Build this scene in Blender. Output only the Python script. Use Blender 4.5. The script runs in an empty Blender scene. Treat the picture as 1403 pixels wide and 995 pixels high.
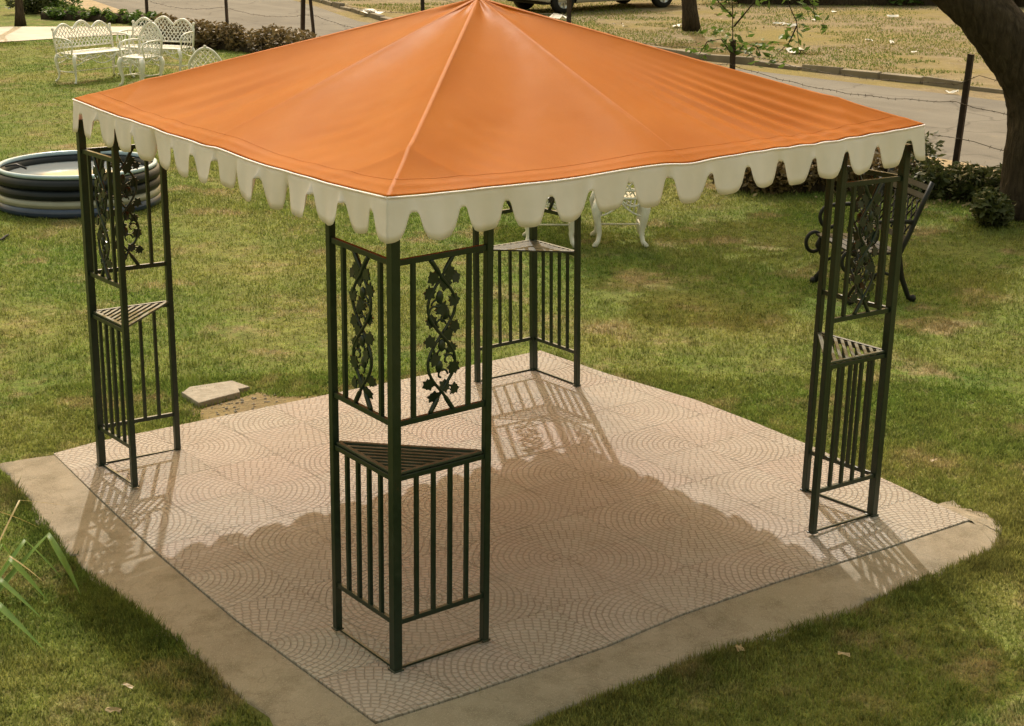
import bpy, math, random
import numpy as np
from mathutils import Vector, Matrix, Euler
PI = math.pi
rnd = random.Random(7)
rng = np.random.default_rng(11)
scn = bpy.context.scene
col = scn.collection

# ------------------------------------------------------------------ helpers
class MB:
    """collects boxes, tubes and prisms and links them as ONE mesh object"""
    def __init__(s): s.v, s.f, s.sm = [], [], []
    def add(s, vs, fs, smooth=False):
        o = len(s.v); s.v += [tuple(v) for v in vs]
        s.f += [tuple(i + o for i in f) for f in fs]; s.sm += [smooth] * len(fs)
    def box(s, c, d, m=None):
        x, y, z = d[0] / 2, d[1] / 2, d[2] / 2
        vs = [Vector((a * x, b * y, e * z)) for e in (-1, 1) for b in (-1, 1) for a in (-1, 1)]
        if m: vs = [m @ v for v in vs]
        vs = [v + Vector(c) for v in vs]
        s.add(vs, [(0, 2, 3, 1), (4, 5, 7, 6), (0, 1, 5, 4), (2, 6, 7, 3), (0, 4, 6, 2), (1, 3, 7, 5)])
    def bar(s, a, b, w, h, up=(0, 0, 1)):
        """rectangular bar from a to b"""
        a, b = Vector(a), Vector(b); d = (b - a); L = d.length; d /= L
        u = Vector(up); r = d.cross(u)
        if r.length < 1e-4: u = Vector((0, 1, 0)); r = d.cross(u)
        r.normalize(); u = r.cross(d)
        vs = []
        for p in (a, b):
            for sx, sy in ((-1, -1), (1, -1), (1, 1), (-1, 1)):
                vs.append(p + r * (sx * w / 2) + u * (sy * h / 2))
        s.add(vs, [(3, 2, 1, 0), (4, 5, 6, 7), (0, 1, 5, 4), (1, 2, 6, 5), (2, 3, 7, 6), (3, 0, 4, 7)])
    def tube(s, pts, r, n=8, cap=True, closed=False):
        pts = [Vector(p) for p in pts]
        R = r if isinstance(r, (list, tuple)) else [r] * len(pts)
        N = len(pts); vs = []; prev = None
        for i, p in enumerate(pts):
            if closed: d = pts[(i + 1) % N] - pts[i - 1]
            else: d = pts[min(i + 1, N - 1)] - pts[max(i - 1, 0)]
            if d.length < 1e-9: d = Vector((0, 0, 1))
            d.normalize()
            if prev is None:
                u = Vector((0, 0, 1)) if abs(d.z) < .9 else Vector((1, 0, 0))
            else: u = prev
            u = (u - d * u.dot(d)).normalized(); prev = u; w = d.cross(u)
            for k in range(n):
                a = 2 * PI * k / n
                vs.append(p + (u * math.cos(a) + w * math.sin(a)) * R[i])
        fs = []
        for i in range(N if closed else N - 1):
            j = (i + 1) % N
            for k in range(n):
                l = (k + 1) % n
                fs.append((i * n + k, i * n + l, j * n + l, j * n + k))
        s.add(vs, fs, True)
        if cap and not closed:
            o = len(s.v) - len(vs)
            s.f += [tuple(o + k for k in range(n))[::-1], tuple(o + (N - 1) * n + k for k in range(n))]; s.sm += [False, False]
    def prism(s, poly, t, m):
        """2D polygon extruded by t along local z, placed by matrix m"""
        n = len(poly)
        vs = [m @ Vector((x, y, -t / 2)) for x, y in poly] + [m @ Vector((x, y, t / 2)) for x, y in poly]
        s.add(vs, [tuple(range(n))[::-1], tuple(range(n, 2 * n))] + [(i, (i + 1) % n, n + (i + 1) % n, n + i) for i in range(n)])
    def lathe(s, prof, n=32, c=(0, 0, 0)):
        vs = []; N = len(prof)
        for r, z in prof:
            for k in range(n):
                a = 2 * PI * k / n; vs.append((c[0] + r * math.cos(a), c[1] + r * math.sin(a), c[2] + z))
        s.add(vs, [(i * n + k, i * n + (k + 1) % n, (i + 1) * n + (k + 1) % n, (i + 1) * n + k) for i in range(N - 1) for k in range(n)], True)
    def ball(s, c, r, n=8, sc=(1, 1, 1)):
        vs = []; fs = []; M = n // 2
        for i in range(M + 1):
            t = PI * i / M
            for k in range(n):
                a = 2 * PI * k / n
                vs.append((c[0] + r * sc[0] * math.sin(t) * math.cos(a), c[1] + r * sc[1] * math.sin(t) * math.sin(a), c[2] + r * sc[2] * math.cos(t)))
        for i in range(M):
            for k in range(n):
                l = (k + 1) % n; fs.append((i * n + k, (i + 1) * n + k, (i + 1) * n + l, i * n + l))
        s.add(vs, fs, True)
    def mesh(s, name):
        me = bpy.data.meshes.new(name); me.from_pydata(s.v, [], s.f)
        me.polygons.foreach_set('use_smooth', s.sm); me.update(); return me
    def build(s, name, mat, parent=None, bevel=0, loc=None, rot=None):
        return obj(name, s.mesh(name), mat, parent, bevel, loc, rot)

def obj(name, me, mat, parent=None, bevel=0, loc=None, rot=None):
    o = bpy.data.objects.new(name, me); col.objects.link(o)
    if mat and me and not me.materials: me.materials.append(mat)
    if parent: o.parent = parent
    if loc is not None: o.location = loc
    if rot is not None: o.rotation_euler = rot
    if bevel:
        b = o.modifiers.new('bevel', 'BEVEL'); b.width = bevel; b.segments = 2; b.limit_method = 'ANGLE'
    return o

def np_mesh(name, verts, faces, smooth=False):
    """verts (N,3), faces (M,k) -> mesh, fast"""
    verts = np.asarray(verts, dtype=np.float32); faces = np.asarray(faces, dtype=np.int32)
    M, k = faces.shape; me = bpy.data.meshes.new(name)
    me.vertices.add(len(verts)); me.vertices.foreach_set('co', verts.ravel())
    me.loops.add(M * k); me.loops.foreach_set('vertex_index', faces.ravel())
    me.polygons.add(M); me.polygons.foreach_set('loop_start', np.arange(0, M * k, k, dtype=np.int32))
    if smooth: me.polygons.foreach_set('use_smooth', np.ones(M, dtype=bool))
    me.update(calc_edges=True); return me

def tag(o, label=None, cat=None, group=None, kind=None):
    if label: o['label'] = label
    if cat: o['category'] = cat
    if group: o['group'] = group
    if kind: o['kind'] = kind
    return o
def empty(name, loc, rz=0):
    o = bpy.data.objects.new(name, None); col.objects.link(o); o.empty_display_size = .2
    o.location = loc; o.rotation_euler = (0, 0, rz); return o
def copy_tree(o, parent=None):
    c = o.copy(); col.objects.link(c)
    if parent: c.parent = parent; c.matrix_parent_inverse = o.matrix_parent_inverse
    for ch in list(o.children): copy_tree(ch, c)
    return c

# ------------------------------------------------------------------ materials
class NT:
    def __init__(s, name):
        s.m = bpy.data.materials.new(name); s.m.use_nodes = True
        s.t = s.m.node_tree; s.n = s.t.nodes; s.bsdf = s.n['Principled BSDF']; s.out = s.n['Material Output']
    def new(s, t, **k):
        x = s.n.new(t)
        for a, b in k.items(): setattr(x, a, b)
        return x
    def link(s, a, b): s.t.links.new(a, b)
    def setv(s, sock, v):
        if hasattr(v, 'is_output') or isinstance(v, bpy.types.NodeSocket): s.link(v, sock)
        else: sock.default_value = v
    def math(s, op, a, b=None, c=None):
        x = s.new('ShaderNodeMath', operation=op); s.setv(x.inputs[0], a)
        if b is not None: s.setv(x.inputs[1], b)
        if c is not None: s.setv(x.inputs[2], c)
        return x.outputs[0]
    def pos(s):
        return s.new('ShaderNodeNewGeometry').outputs['Position']
    def noise(s, scale, detail=4, rough=.55, vec=None, dist=0):
        x = s.new('ShaderNodeTexNoise'); x.inputs['Scale'].default_value = scale
        x.inputs['Detail'].default_value = detail; x.inputs['Roughness'].default_value = rough; x.inputs['Distortion'].default_value = dist
        s.link(vec if vec is not None else s.pos(), x.inputs['Vector']); return x.outputs['Fac']
    def ramp(s, fac, stops):
        x = s.new('ShaderNodeValToRGB'); e = x.color_ramp.elements
        while len(e) < len(stops): e.new(.5)
        for el, (p, c) in zip(e, stops): el.position = p; el.color = (*c, 1)
        s.link(fac, x.inputs[0]); return x.outputs[0]
    def mixc(s, fac, a, b, mode='MIX'):
        x = s.new('ShaderNodeMix', data_type='RGBA', blend_type=mode)
        s.setv(x.inputs[0], fac)
        for i, v in ((6, a), (7, b)):
            if isinstance(v, tuple): v = (*v, 1) if len(v) == 3 else v
            s.setv(x.inputs[i], v)
        return x.outputs[2]
    def mapr(s, v, a, b, c, d):
        x = s.new('ShaderNodeMapRange'); s.link(v, x.inputs[0])
        for i, q in zip((1, 2, 3, 4), (a, b, c, d)): x.inputs[i].default_value = q
        return x.outputs[0]
    def bump(s, h, strength=.3, dist=.01):
        x = s.new('ShaderNodeBump'); x.inputs['Strength'].default_value = strength; x.inputs['Distance'].default_value = dist
        s.link(h, x.inputs['Height']); s.link(x.outputs[0], s.bsdf.inputs['Normal']); return x
    def base(s, c, rough=.6, spec=None, metal=0):
        s.setv(s.bsdf.inputs['Base Color'], (*c, 1) if isinstance(c, tuple) else c)
        s.setv(s.bsdf.inputs['Roughness'], rough); s.bsdf.inputs['Metallic'].default_value = metal
        if spec is not None: s.bsdf.inputs['Specular IOR Level'].default_value = spec
        return s
    def translucent(s, c, fac):
        tr = s.new('ShaderNodeBsdfTranslucent'); s.setv(tr.inputs[0], (*c, 1) if isinstance(c, tuple) else c)
        mx = s.new('ShaderNodeMixShader'); mx.inputs[0].default_value = fac
        s.link(s.bsdf.outputs[0], mx.inputs[1]); s.link(tr.outputs[0], mx.inputs[2]); s.link(mx.outputs[0], s.out.inputs[0])

def simple(name, c, rough=.6, spec=.5, metal=0, var=.25, scale=8, bump=0):
    n = NT(name); f = n.noise(scale, 5)
    lo = tuple(x * (1 - var) for x in c); hi = tuple(min(1, x * (1 + var)) for x in c)
    n.base(n.ramp(f, [(.3, lo), (.7, hi)]), rough, spec, metal)
    if bump: n.bump(n.noise(scale * 6, 4), bump, .01)
    return n.m

M = {}
# green painted steel with slight chips of dust
n = NT('green_paint'); f = n.noise(35, 5); g = n.noise(4, 3)
rst = n.noise(22, 6, .75)
c = n.ramp(f, [(.3, (.006, .016, .009)), (.62, (.010, .024, .014)), (.8, (.024, .036, .024))])
n.base(n.mixc(n.mapr(g, .5, .75, 0, .35), n.mixc(n.mapr(rst, .66, .72, 0, .8), c, (.07, .035, .018)), (.045, .045, .03)), n.mapr(f, .3, .8, .28, .5), .5); n.bump(n.noise(160, 3), .08, .002); M['green'] = n.m
# shelf slats: same paint, dusty
n = NT('dusty_green_paint'); f = n.noise(14, 5)
n.base(n.ramp(f, [(.35, (.02, .034, .024)), (.7, (.055, .07, .055))]), .45, .45); M['shelf'] = n.m
# orange coated canvas
n = NT('orange_canvas'); P = n.pos()
f = n.noise(2.2, 4, .6); fine = n.noise(420, 2)
c = n.ramp(f, [(.3, (.43, .132, .006)), (.7, (.50, .166, .010))])
c = n.mixc(n.mapr(n.noise(9, 6, .7), .58, .78, 0, .35), c, (.60, .24, .06)); c = n.mixc(n.mapr(n.noise(1.3, 6, .7), .55, .75, 0, .35), c, (.40, .12, .012)); c = n.mixc(n.mapr(fine, .35, .65, 0, .14), c, (.30, .09, .01)); c = n.mixc(n.mapr(n.noise(95, 3, .7), .4, .7, 0, .28), c, (.30, .09, .006))
n.base(c, n.mapr(n.noise(5, 4), .3, .7, .32, .44), .07)
h = n.math('ADD', n.math('ADD', n.math('MULTIPLY', n.noise(3.5, 3, .5, dist=.4), .7), n.math('MULTIPLY', n.noise(13, 3, .5, dist=.3), .16)), n.math('MULTIPLY', fine, .10))
n.bump(h, .34, .02); n.translucent((.84, .31, .05), .42); M['orange'] = n.m
n = NT('orange_seam'); n.base(n.ramp(n.noise(20), [(.3, (.46, .145, .010)), (.7, (.52, .175, .016))]), .6, .25); n.translucent((.86, .34, .07), .42); M['seam'] = n.m
# off-white cotton valance
n = NT('white_canvas'); f = n.noise(6, 5, .6)
n.base(n.ramp(f, [(.3, (.88, .81, .83)), (.7, (.95, .88, .91))]), .75, .25)
n.bump(n.noise(14, 4, .5, dist=.5), .25, .01); n.translucent((.90, .87, .82), .15); M['white_cloth'] = n.m
M['white_metal'] = simple('white_metal', (.74, .73, .68), .45, .5, var=.12, scale=14)
M['black_metal'] = simple('black_metal', (.008, .010, .010), .55, .35, var=.4, scale=20)
M['post'] = simple('rusty_post', (.035, .022, .018), .7, .3, var=.5, scale=9, bump=.2)
M['wire'] = simple('rusty_wire', (.06, .045, .035), .7, .3)

# paving slabs with stamped cobble fans
T0X, T0Y, TX, TY = -.336, -.345, .407, .427
n = NT('cobble_slab'); P = n.pos(); sp = n.new('ShaderNodeSeparateXYZ'); n.link(P, sp.inputs[0])
wob = n.noise(9, 3)
wv = n.math('MULTIPLY', n.math('SUBTRACT', wob, .5), .05)
px = n.math('DIVIDE', n.math('SUBTRACT', sp.outputs[0], T0X), TX); py = n.math('DIVIDE', n.math('SUBTRACT', sp.outputs[1], T0Y), TY)
qx = n.math('ADD', n.math('PINGPONG', px, 1.0), wv); qy = n.math('ADD', n.math('PINGPONG', py, 1.0), wv)
r = n.math('SQRT', n.math('ADD', n.math('MULTIPLY', qx, qx), n.math('MULTIPLY', qy, qy)))
NR = 14.0
rr = n.math('MULTIPLY', r, NR); ring = n.math('FLOOR', rr); fr = n.math('FRACT', rr)
ang = n.math('DIVIDE', n.math('ARCTAN2', qy, qx), PI / 2)
cnt = n.math('ADD', n.math('FLOOR', n.math('MULTIPLY', ring, 1.25)), 1.0)
au = n.math('ADD', n.math('MULTIPLY', ang, cnt), n.math('MULTIPLY', ring, .37)); fa = n.math('FRACT', au)
def groove(fq, w):   # 1 at a stone's middle, 0 in the joint
    fq = n.math('ADD', fq, n.math('MULTIPLY', n.math('SUBTRACT', n.noise(26, 2), .5), .16))
    d = n.math('MINIMUM', fq, n.math('SUBTRACT', 1.0, fq))
    x = n.new('ShaderNodeMapRange', interpolation_type='SMOOTHSTEP'); n.link(d, x.inputs[0]); x.inputs[1].default_value = 0; x.inputs[2].default_value = w; return x.outputs[0]
stone = n.math('MULTIPLY', groove(fr, .22), groove(fa, .16))
tj = n.math('MULTIPLY', groove(n.math('FRACT', px), .016), groove(n.math('FRACT', py), .016))
cell = n.new('ShaderNodeCombineXYZ'); n.link(n.math('FLOOR', px), cell.inputs[0]); n.link(n.math('FLOOR', py), cell.inputs[1])
wn = n.new('ShaderNodeTexWhiteNoise', noise_dimensions='2D'); n.link(cell.outputs[0], wn.inputs['Vector'])
cell2 = n.new('ShaderNodeCombineXYZ'); n.link(n.math('ADD', n.math('FLOOR', au), n.math('MULTIPLY', ring, 17.3)), cell2.inputs[0]); n.link(n.math('ADD', n.math('MULTIPLY', n.math('FLOOR', px), 3.1), n.math('MULTIPLY', n.math('FLOOR', py), 7.7)), cell2.inputs[1])
wn2 = n.new('ShaderNodeTexWhiteNoise', noise_dimensions='2D'); n.link(cell2.outputs[0], wn2.inputs['Vector'])
c = n.ramp(n.noise(3.0, 5, .6), [(.3, (.32, .295, .255)), (.7, (.375, .348, .31))])
c = n.mixc(n.mapr(wn.outputs['Value'], .2, 1, 0, .5), c, (.365, .295, .262)); wn3 = n.new('ShaderNodeTexWhiteNoise', noise_dimensions='3D'); n.link(cell.outputs[0], wn3.inputs['Vector']); c = n.mixc(n.mapr(wn3.outputs['Value'], .5, 1, 0, .3), c, (.27, .25, .215))
c = n.mixc(n.mapr(wn2.outputs['Value'], 0, 1, 0, .25), c, (.26, .205, .165))
c = n.mixc(n.mapr(n.noise(1.1, 6, .7), .55, .8, 0, .35), c, (.30, .26, .20))
c = n.mixc(n.mapr(n.noise(60, 3), .6, .8, 0, .3), c, (.25, .19, .14))
c = n.mixc(n.math('MULTIPLY', n.math('SUBTRACT', 1.0, stone), n.mapr(n.noise(1.7, 4), .35, .65, .22, .52)), c, (.125, .09, .06))
c = n.mixc(n.math('MULTIPLY', n.math('SUBTRACT', 1.0, tj), n.mapr(n.noise(2.2, 3), .38, .68, .0, .42)), c, (.11, .09, .06)); c = n.mixc(n.mapr(n.noise(5.5, 6, .75), .57, .72, 0, .4), c, (.20, .165, .115))
n.base(c, .85, .25)
n.bump(n.math('ADD', n.math('ADD', n.math('MULTIPLY', stone, .8), tj), n.math('MULTIPLY', n.noise(120, 3), .35)), .8, .008); M['tile'] = n.m

n = NT('concrete'); f = n.noise(2.5, 7, .65); s2 = n.noise(70, 4)
c = n.ramp(f, [(.3, (.25, .215, .16)), (.7, (.35, .305, .235))])
c = n.mixc(n.mapr(s2, .55, .75, 0, .35), c, (.2, .16, .115))
c = n.mixc(n.mapr(n.noise(.8, 4), .5, .75, 0, .4), c, (.24, .22, .14))
vo = n.new('ShaderNodeTexVoronoi', feature='DISTANCE_TO_EDGE'); vo.inputs['Scale'].default_value = 1.6; va = n.new('ShaderNodeVectorMath', operation='ADD'); nz = n.new('ShaderNodeTexNoise'); nz.inputs['Scale'].default_value = 3; n.link(n.pos(), nz.inputs['Vector']); n.link(n.pos(), va.inputs[0]); n.link(nz.outputs['Color'], va.inputs[1]); n.link(va.outputs[0], vo.inputs['Vector'])
crk = n.mapr(vo.outputs['Distance'], .0, .008, 1, 0)
c = n.mixc(n.math('MULTIPLY', crk, .22), c, (.10, .085, .06)); c = n.mixc(n.mapr(n.noise(4, 7, .75), .48, .64, 0, .7), c, (.17, .145, .098)); c = n.mixc(n.mapr(n.noise(210, 2), .58, .68, 0, .8), c, (.42, .38, .31))
n.base(c, .9, .2); n.bump(n.math('ADD', n.math('SUBTRACT', n.noise(45, 5), n.math('MULTIPLY', crk, .3)), n.math('ADD', n.math('MULTIPLY', f, .6), n.noise(180, 3))), .7, .012); M['concrete'] = n.m
n = NT('broken_concrete'); f = n.noise(16, 6, .65)
n.base(n.ramp(f, [(.3, (.21, .19, .155)), (.7, (.34, .32, .275))]), .9, .2); n.bump(n.noise(60, 5), .5, .01); M['slab'] = n.m

def lawn_colour(n, dark=1.0):
    big = n.noise(.45, 5, .6); mid = n.noise(2.6, 5, .65); fine = n.noise(38, 3, .6); clump = n.noise(11, 3, .6)
    sc = lambda c: (c[0] * dark * .87, c[1] * dark * 1.03, c[2] * dark * 1.1)
    c = n.ramp(mid, [(.25, sc((.052, .082, .015))), (.55, sc((.088, .115, .02))), (.78, sc((.135, .14, .032)))])
    c = n.mixc(n.mapr(big, .40, .64, 0, .8), c, sc((.165, .138, .038)))
    c = n.mixc(n.mapr(n.noise(1.35, 6, .7), .53, .66, 0, .85), c, sc((.225, .150, .078)))
    hs = n.new('ShaderNodeHueSaturation'); n.link(c, hs.inputs['Color']); n.link(n.mapr(clump, .3, .7, .62, 1.35), hs.inputs['Value']); c = hs.outputs[0]
    return c, fine, mid
n = NT('lawn_soil'); c, fine, mid = lawn_colour(n, 1.45)
c = n.mixc(n.mapr(fine, .35, .7, 0, .6), c, (.10, .085, .035)); n.base(c, .95, .1)
n.bump(n.math('ADD', n.noise(55, 5), mid), .8, .03); M['lawn'] = n.m
def blade_mat(name, dark, tip=(.17, .155, .05)):
    n = NT(name); c, fine, mid = lawn_colour(n, dark)
    rv = n.noise(70, 2, .8); hv = n.new('ShaderNodeHueSaturation'); n.link(c, hv.inputs['Color']); n.link(n.mapr(rv, .3, .7, .45, 1.5), hv.inputs['Value']); c = hv.outputs[0]; c = n.mixc(n.mapr(rv, .5, .72, 0, .55), c, tip)
    n.base(c, .6, .25); n.translucent(c, .38); return n.m
M['blade'] = blade_mat('grass_blade', 1.9, (.30, .27, .10)); M['tuft'] = blade_mat('long_grass_blade', 1.25, (.17, .16, .05))
n = NT('dry_earth'); a = n.noise(.35, 6, .65); b = n.noise(3.2, 6, .7); fi = n.noise(30, 4)
c = n.ramp(b, [(.28, (.15, .118, .072)), (.55, (.22, .178, .11)), (.78, (.28, .23, .15))])
c = n.mixc(n.mapr(a, .44, .62, 0, .8), c, (.20, .165, .05))
c = n.mixc(n.mapr(fi, .52, .72, 0, .5), c, (.13, .105, .06))
n.base(c, .95, .1); n.bump(n.math('ADD', b, n.math('MULTIPLY', fi, .5)), .9, .05); M['earth'] = n.m
n = NT('road'); a = n.noise(.6, 6, .6); fi = n.noise(60, 4)
mp = n.new('ShaderNodeMapping'); mp.inputs['Scale'].default_value = (1.6, .08, 1); n.link(n.pos(), mp.inputs[0])
st = n.noise(1.2, 5, .6, vec=mp.outputs[0])
c = n.ramp(a, [(.3, (.115, .107, .092)), (.7, (.165, .155, .135))])
c = n.mixc(n.mapr(st, .45, .65, 0, .5), c, (.19, .178, .155)); c = n.mixc(n.mapr(fi, .5, .75, 0, .35), c, (.09, .083, .075))
vo = n.new('ShaderNodeTexVoronoi', feature='DISTANCE_TO_EDGE'); vo.inputs['Scale'].default_value = .55; va = n.new('ShaderNodeVectorMath', operation='ADD'); nz = n.new('ShaderNodeTexNoise'); nz.inputs['Scale'].default_value = 1.2; n.link(n.pos(), nz.inputs['Vector']); n.link(n.pos(), va.inputs[0]); n.link(nz.outputs['Color'], va.inputs[1]); n.link(va.outputs[0], vo.inputs['Vector'])
c = n.mixc(n.mapr(vo.outputs['Distance'], 0, .022, .55, 0), c, (.05, .045, .04)); c = n.mixc(n.mapr(n.noise(.28, 3, .5), .56, .60, 0, .3), c, (.10, .096, .09)); c = n.mixc(n.mapr(n.noise(1.9, 7, .75), .58, .7, 0, .5), c, (.21, .18, .13))
n.base(c, .9, .2); n.bump(n.math('ADD', fi, n.noise(14, 4)), .5, .015); M['road'] = n.m
n = NT('sandy_verge'); b = n.noise(4, 6, .7)
n.base(n.ramp(b, [(.3, (.25, .19, .115)), (.7, (.40, .325, .22))]), .95, .1); n.bump(n.noise(25, 4), .6, .03); M['sand'] = n.m
M['kerb'] = simple('kerb_stone', (.19, .165, .125), .9, .2, var=.35, scale=1.5, bump=.4)
M['path'] = simple('path_concrete', (.50, .45, .38), .9, .2, var=.15, scale=2, bump=.3)
n = NT('bark'); mp = n.new('ShaderNodeMapping'); mp.inputs['Scale'].default_value = (9, 9, 2); n.link(n.pos(), mp.inputs[0])
f = n.noise(2.2, 7, .7, vec=mp.outputs[0], dist=.5)
n.base(n.ramp(f, [(.3, (.025, .019, .013)), (.55, (.06, .046, .032)), (.75, (.11, .088, .062))]), .95, .15); n.bump(f, 1.0, .05); M['bark'] = n.m
def leaf_mat(name, c1, c2, tr=.4):
    n = NT(name); f = n.noise(7, 4, .7); c = n.ramp(f, [(.3, c1), (.7, c2)])
    n.base(c, .5, .4); n.translucent(c, tr); return n.m
M['leaf'] = leaf_mat('tree_leaf', (.035, .07, .015), (.075, .12, .025))
M['leaf_light'] = leaf_mat('creeper_leaf', (.055, .115, .02), (.12, .19, .035))
M['leaf_dark'] = leaf_mat('shrub_leaf', (.045, .062, .02), (.10, .115, .04), .3)
M['leaf_brown'] = leaf_mat('dry_hedge_leaf', (.10, .07, .032), (.20, .145, .06), .3)
M['leaf_dry'] = leaf_mat('fallen_leaf', (.24, .17, .08), (.40, .32, .18), .15)
M['strap'] = leaf_mat('strap_leaf', (.09, .20, .03), (.16, .27, .045), .4)
M['straw'] = leaf_mat('straw_leaf', (.34, .26, .10), (.46, .38, .17), .3)
M['paper'] = simple('paper', (.78, .76, .72), .8, .2, var=.08)
M['pool_blue'] = simple('pool_blue', (.045, .065, .13), .3, .5, var=.15)
M['pool_navy'] = simple('pool_navy', (.009, .013, .020), .5, .35, var=.2)
M['pool_white'] = simple('pool_white', (.30, .30, .26), .35, .5, var=.08)
M['pool_rim'] = simple('pool_rim', (.34, .46, .56), .25, .55, var=.1)
n = NT('pool_water'); n.base((.23, .26, .28), .08, .6); n.bump(n.noise(7, 2), .05, .01); M['water'] = n.m
M['car_paint'] = simple('car_paint', (.62, .63, .62), .2, .6, var=.03)
M['rubber'] = simple('rubber', (.018, .018, .018), .8, .3)
M['alloy'] = simple('alloy', (.5, .5, .5), .3, .5, metal=.7, var=.1)
n = NT('car_glass'); n.base((.02, .025, .03), .05, .8); M['glass'] = n.m
n = NT('lamp_red'); n.base((.4, .02, .02), .15, .6); M['red'] = n.m

# ------------------------------------------------------------------ the setting
def sheet(name, pts, z, mat, label, cat, sub=0):
    mb = MB(); mb.add([(x, y, z) for x, y in pts], [tuple(range(len(pts)))])
    o = mb.build(name, mat); return tag(o, label, cat, kind='structure')
GZ = -.035
sheet('ground', [(-60, -60), (160, -60), (160, 220), (-60, 220)], -.060, M['earth'], 'dry earth and sparse grass reaching away beyond the road', 'ground')
sheet('lawn', [(-30, -25), (11.0, -25), (10.9, 5), (11.15, 12), (11.9, 20), (11.75, 25), (11.5, 29), (13.2, 40), (12.5, 60), (-30, 60)], GZ, M['lawn'], 'mown green and yellowish lawn around the paved pad', 'lawn')
sheet('verge', [(11.0, -25), (12.4, -25), (12.0, 6.6), (12.1, 12), (12.45, 20), (12.75, 23), (12.0, 26), (12.1, 29), (14.2, 40), (13.5, 60), (12.5, 60), (13.2, 40), (11.5, 29), (11.75, 25), (11.9, 20), (11.15, 12), (10.9, 5)], -.048, M['sand'], 'sandy bare verge between the lawn and the road', 'verge')
sheet('road', [(11.7, -30), (17.0, -30), (16.6, 10), (16.2, 15), (16.1, 20), (15.5, 26), (16.7, 30), (18.6, 38), (22.6, 70), (15, 70), (13.5, 40), (11.8, 28), (11.4, 10)], -.052, M['road'], 'worn grey road running past the garden fence', 'road')
pp = [(7.0, 25.9), (10.1, 26.0), (10.95, 24.75), (11.9, 25.2), (11.3, 27.2), (9.0, 28.75), (5, 29.6), (0, 30.5), (0, 27.4)]
sheet('path', pp, GZ + .012, M['path'], 'pale concrete path crossing the far end of the lawn', 'path')
# kerb along the far side of the road, laid as stones with gaps and sunken ones
kp = [(17.75, -6), (17.3, 10.6), (16.95, 14.5), (16.66, 16.5), (16.66, 18), (17.0, 20.5), (15.9, 25.3), (17.1, 29.8), (18.2, 34), (19.5, 40)]
mb = MB()
def along(pts, step):
    out = []; carry = 0
    for (x0, y0), (x1, y1) in zip(pts, pts[1:]):
        L = math.hypot(x1 - x0, y1 - y0); k = int(L // step) or 1
        for i in range(k): out.append(((x0 + (x1 - x0) * (i + .5) / k, y0 + (y1 - y0) * (i + .5) / k), math.atan2(y1 - y0, x1 - x0), L / k))
    return out
for (x, y), a, L in along(kp, .75):
    if rnd.random() < .05: continue
    m = Euler((rnd.uniform(-.12, .12), rnd.uniform(-.03, .03), a + rnd.uniform(-.05, .05))).to_matrix()
    mb.box((x, y, -.045 + rnd.uniform(-.04, .03)), (L * rnd.uniform(.88, .98), rnd.uniform(.11, .15), .15), m)
tag(mb.build('kerb', M['kerb'], bevel=.012), 'broken stone kerb along the far side of the road', 'kerb', kind='structure')

# paved pad: slab sheet with a slightly wandering outline, and the concrete apron
pad = [(-.309, -.36), (.113, -.368), (.85, -.355), (1.32, -.30), (1.95, -.285), (2.6, -.30), (3.28, -.294), (3.36, .262), (3.45, .984), (3.485, 1.471), (3.50, 2.055), (3.41, 2.808), (3.385, 3.505), (2.505, 3.475), (1.698, 3.472), (1.185, 3.465), (.686, 3.455), (.141, 3.45), (-.13, 3.40), (-.20, 2.6), (-.275, 1.66), (-.315, .8)]
mb = MB(); n_ = len(pad)
mb.add([(x, y, 0) for x, y in pad] + [(x, y, -.075) for x, y in pad], [tuple(range(n_))] + [(i, n_ + i, n_ + (i + 1) % n_, (i + 1) % n_) for i in range(n_)])
tag(mb.build('paved_pad', M['tile'], bevel=.004), 'square pad of pinkish stamped cobble paving slabs', 'paving', kind='structure')
inner = [(-.13, 3.385), (-.205, 2.6), (-.281, 1.66), (-.321, .8), (-.316, -.367), (.113, -.375), (.85, -.362), (1.32, -.307), (1.95, -.292), (2.6, -.307), (3.285, -.299), (3.304, -.16), (3.312, -.10), (3.32, -.04)]
outer = [(-.44, 3.47), (-.53, 2.568), (-.64, 1.82), (-.60, .795), (-.67, -.50), (.106, -.70), (.742, -.645), (1.25, -.64), (1.984, -.68), (2.5, -.635), (3.10, -.60), (3.40, -.40), (3.45, -.22), (3.43, -.06)]
def dens(pts, k=12):
    out = []
    for a, b in zip(pts, pts[1:]):
        for i in range(k): out.append((a[0] + (b[0] - a[0]) * i / k, a[1] + (b[1] - a[1]) * i / k))
    return out + [pts[-1]]
di, do = dens(inner), dens(outer); mb = MB(); rows = []
R_ = 6
for i, (a, b) in enumerate(zip(di, do)):
    j = .022 * math.sin(i * .33) + .018 * math.sin(i * .9) + .014 * math.sin(i * 2.3 + 1) + rnd.uniform(-.006, .006)
    b = (b[0] + j, b[1] + j * .8)
    for k in range(R_):
        t = (0, .3, .6, .9, 1, 1.04)[k]
        mb.v.append((a[0] + (b[0] - a[0]) * t, a[1] + (b[1] - a[1]) * t, -.007 - .019 * t ** 1.5 - (.05 if k == R_ - 1 else 0)))
N_ = len(di)
for i in range(N_ - 1):
    for k in range(R_ - 1):
        mb.f.append((i * R_ + k, i * R_ + k + 1, (i + 1) * R_ + k + 1, (i + 1) * R_ + k)); mb.sm.append(True)
apron = tag(mb.build('concrete_apron', M['concrete']), 'rough grey concrete apron sloping off the paved pad', 'apron', kind='structure')

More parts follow.
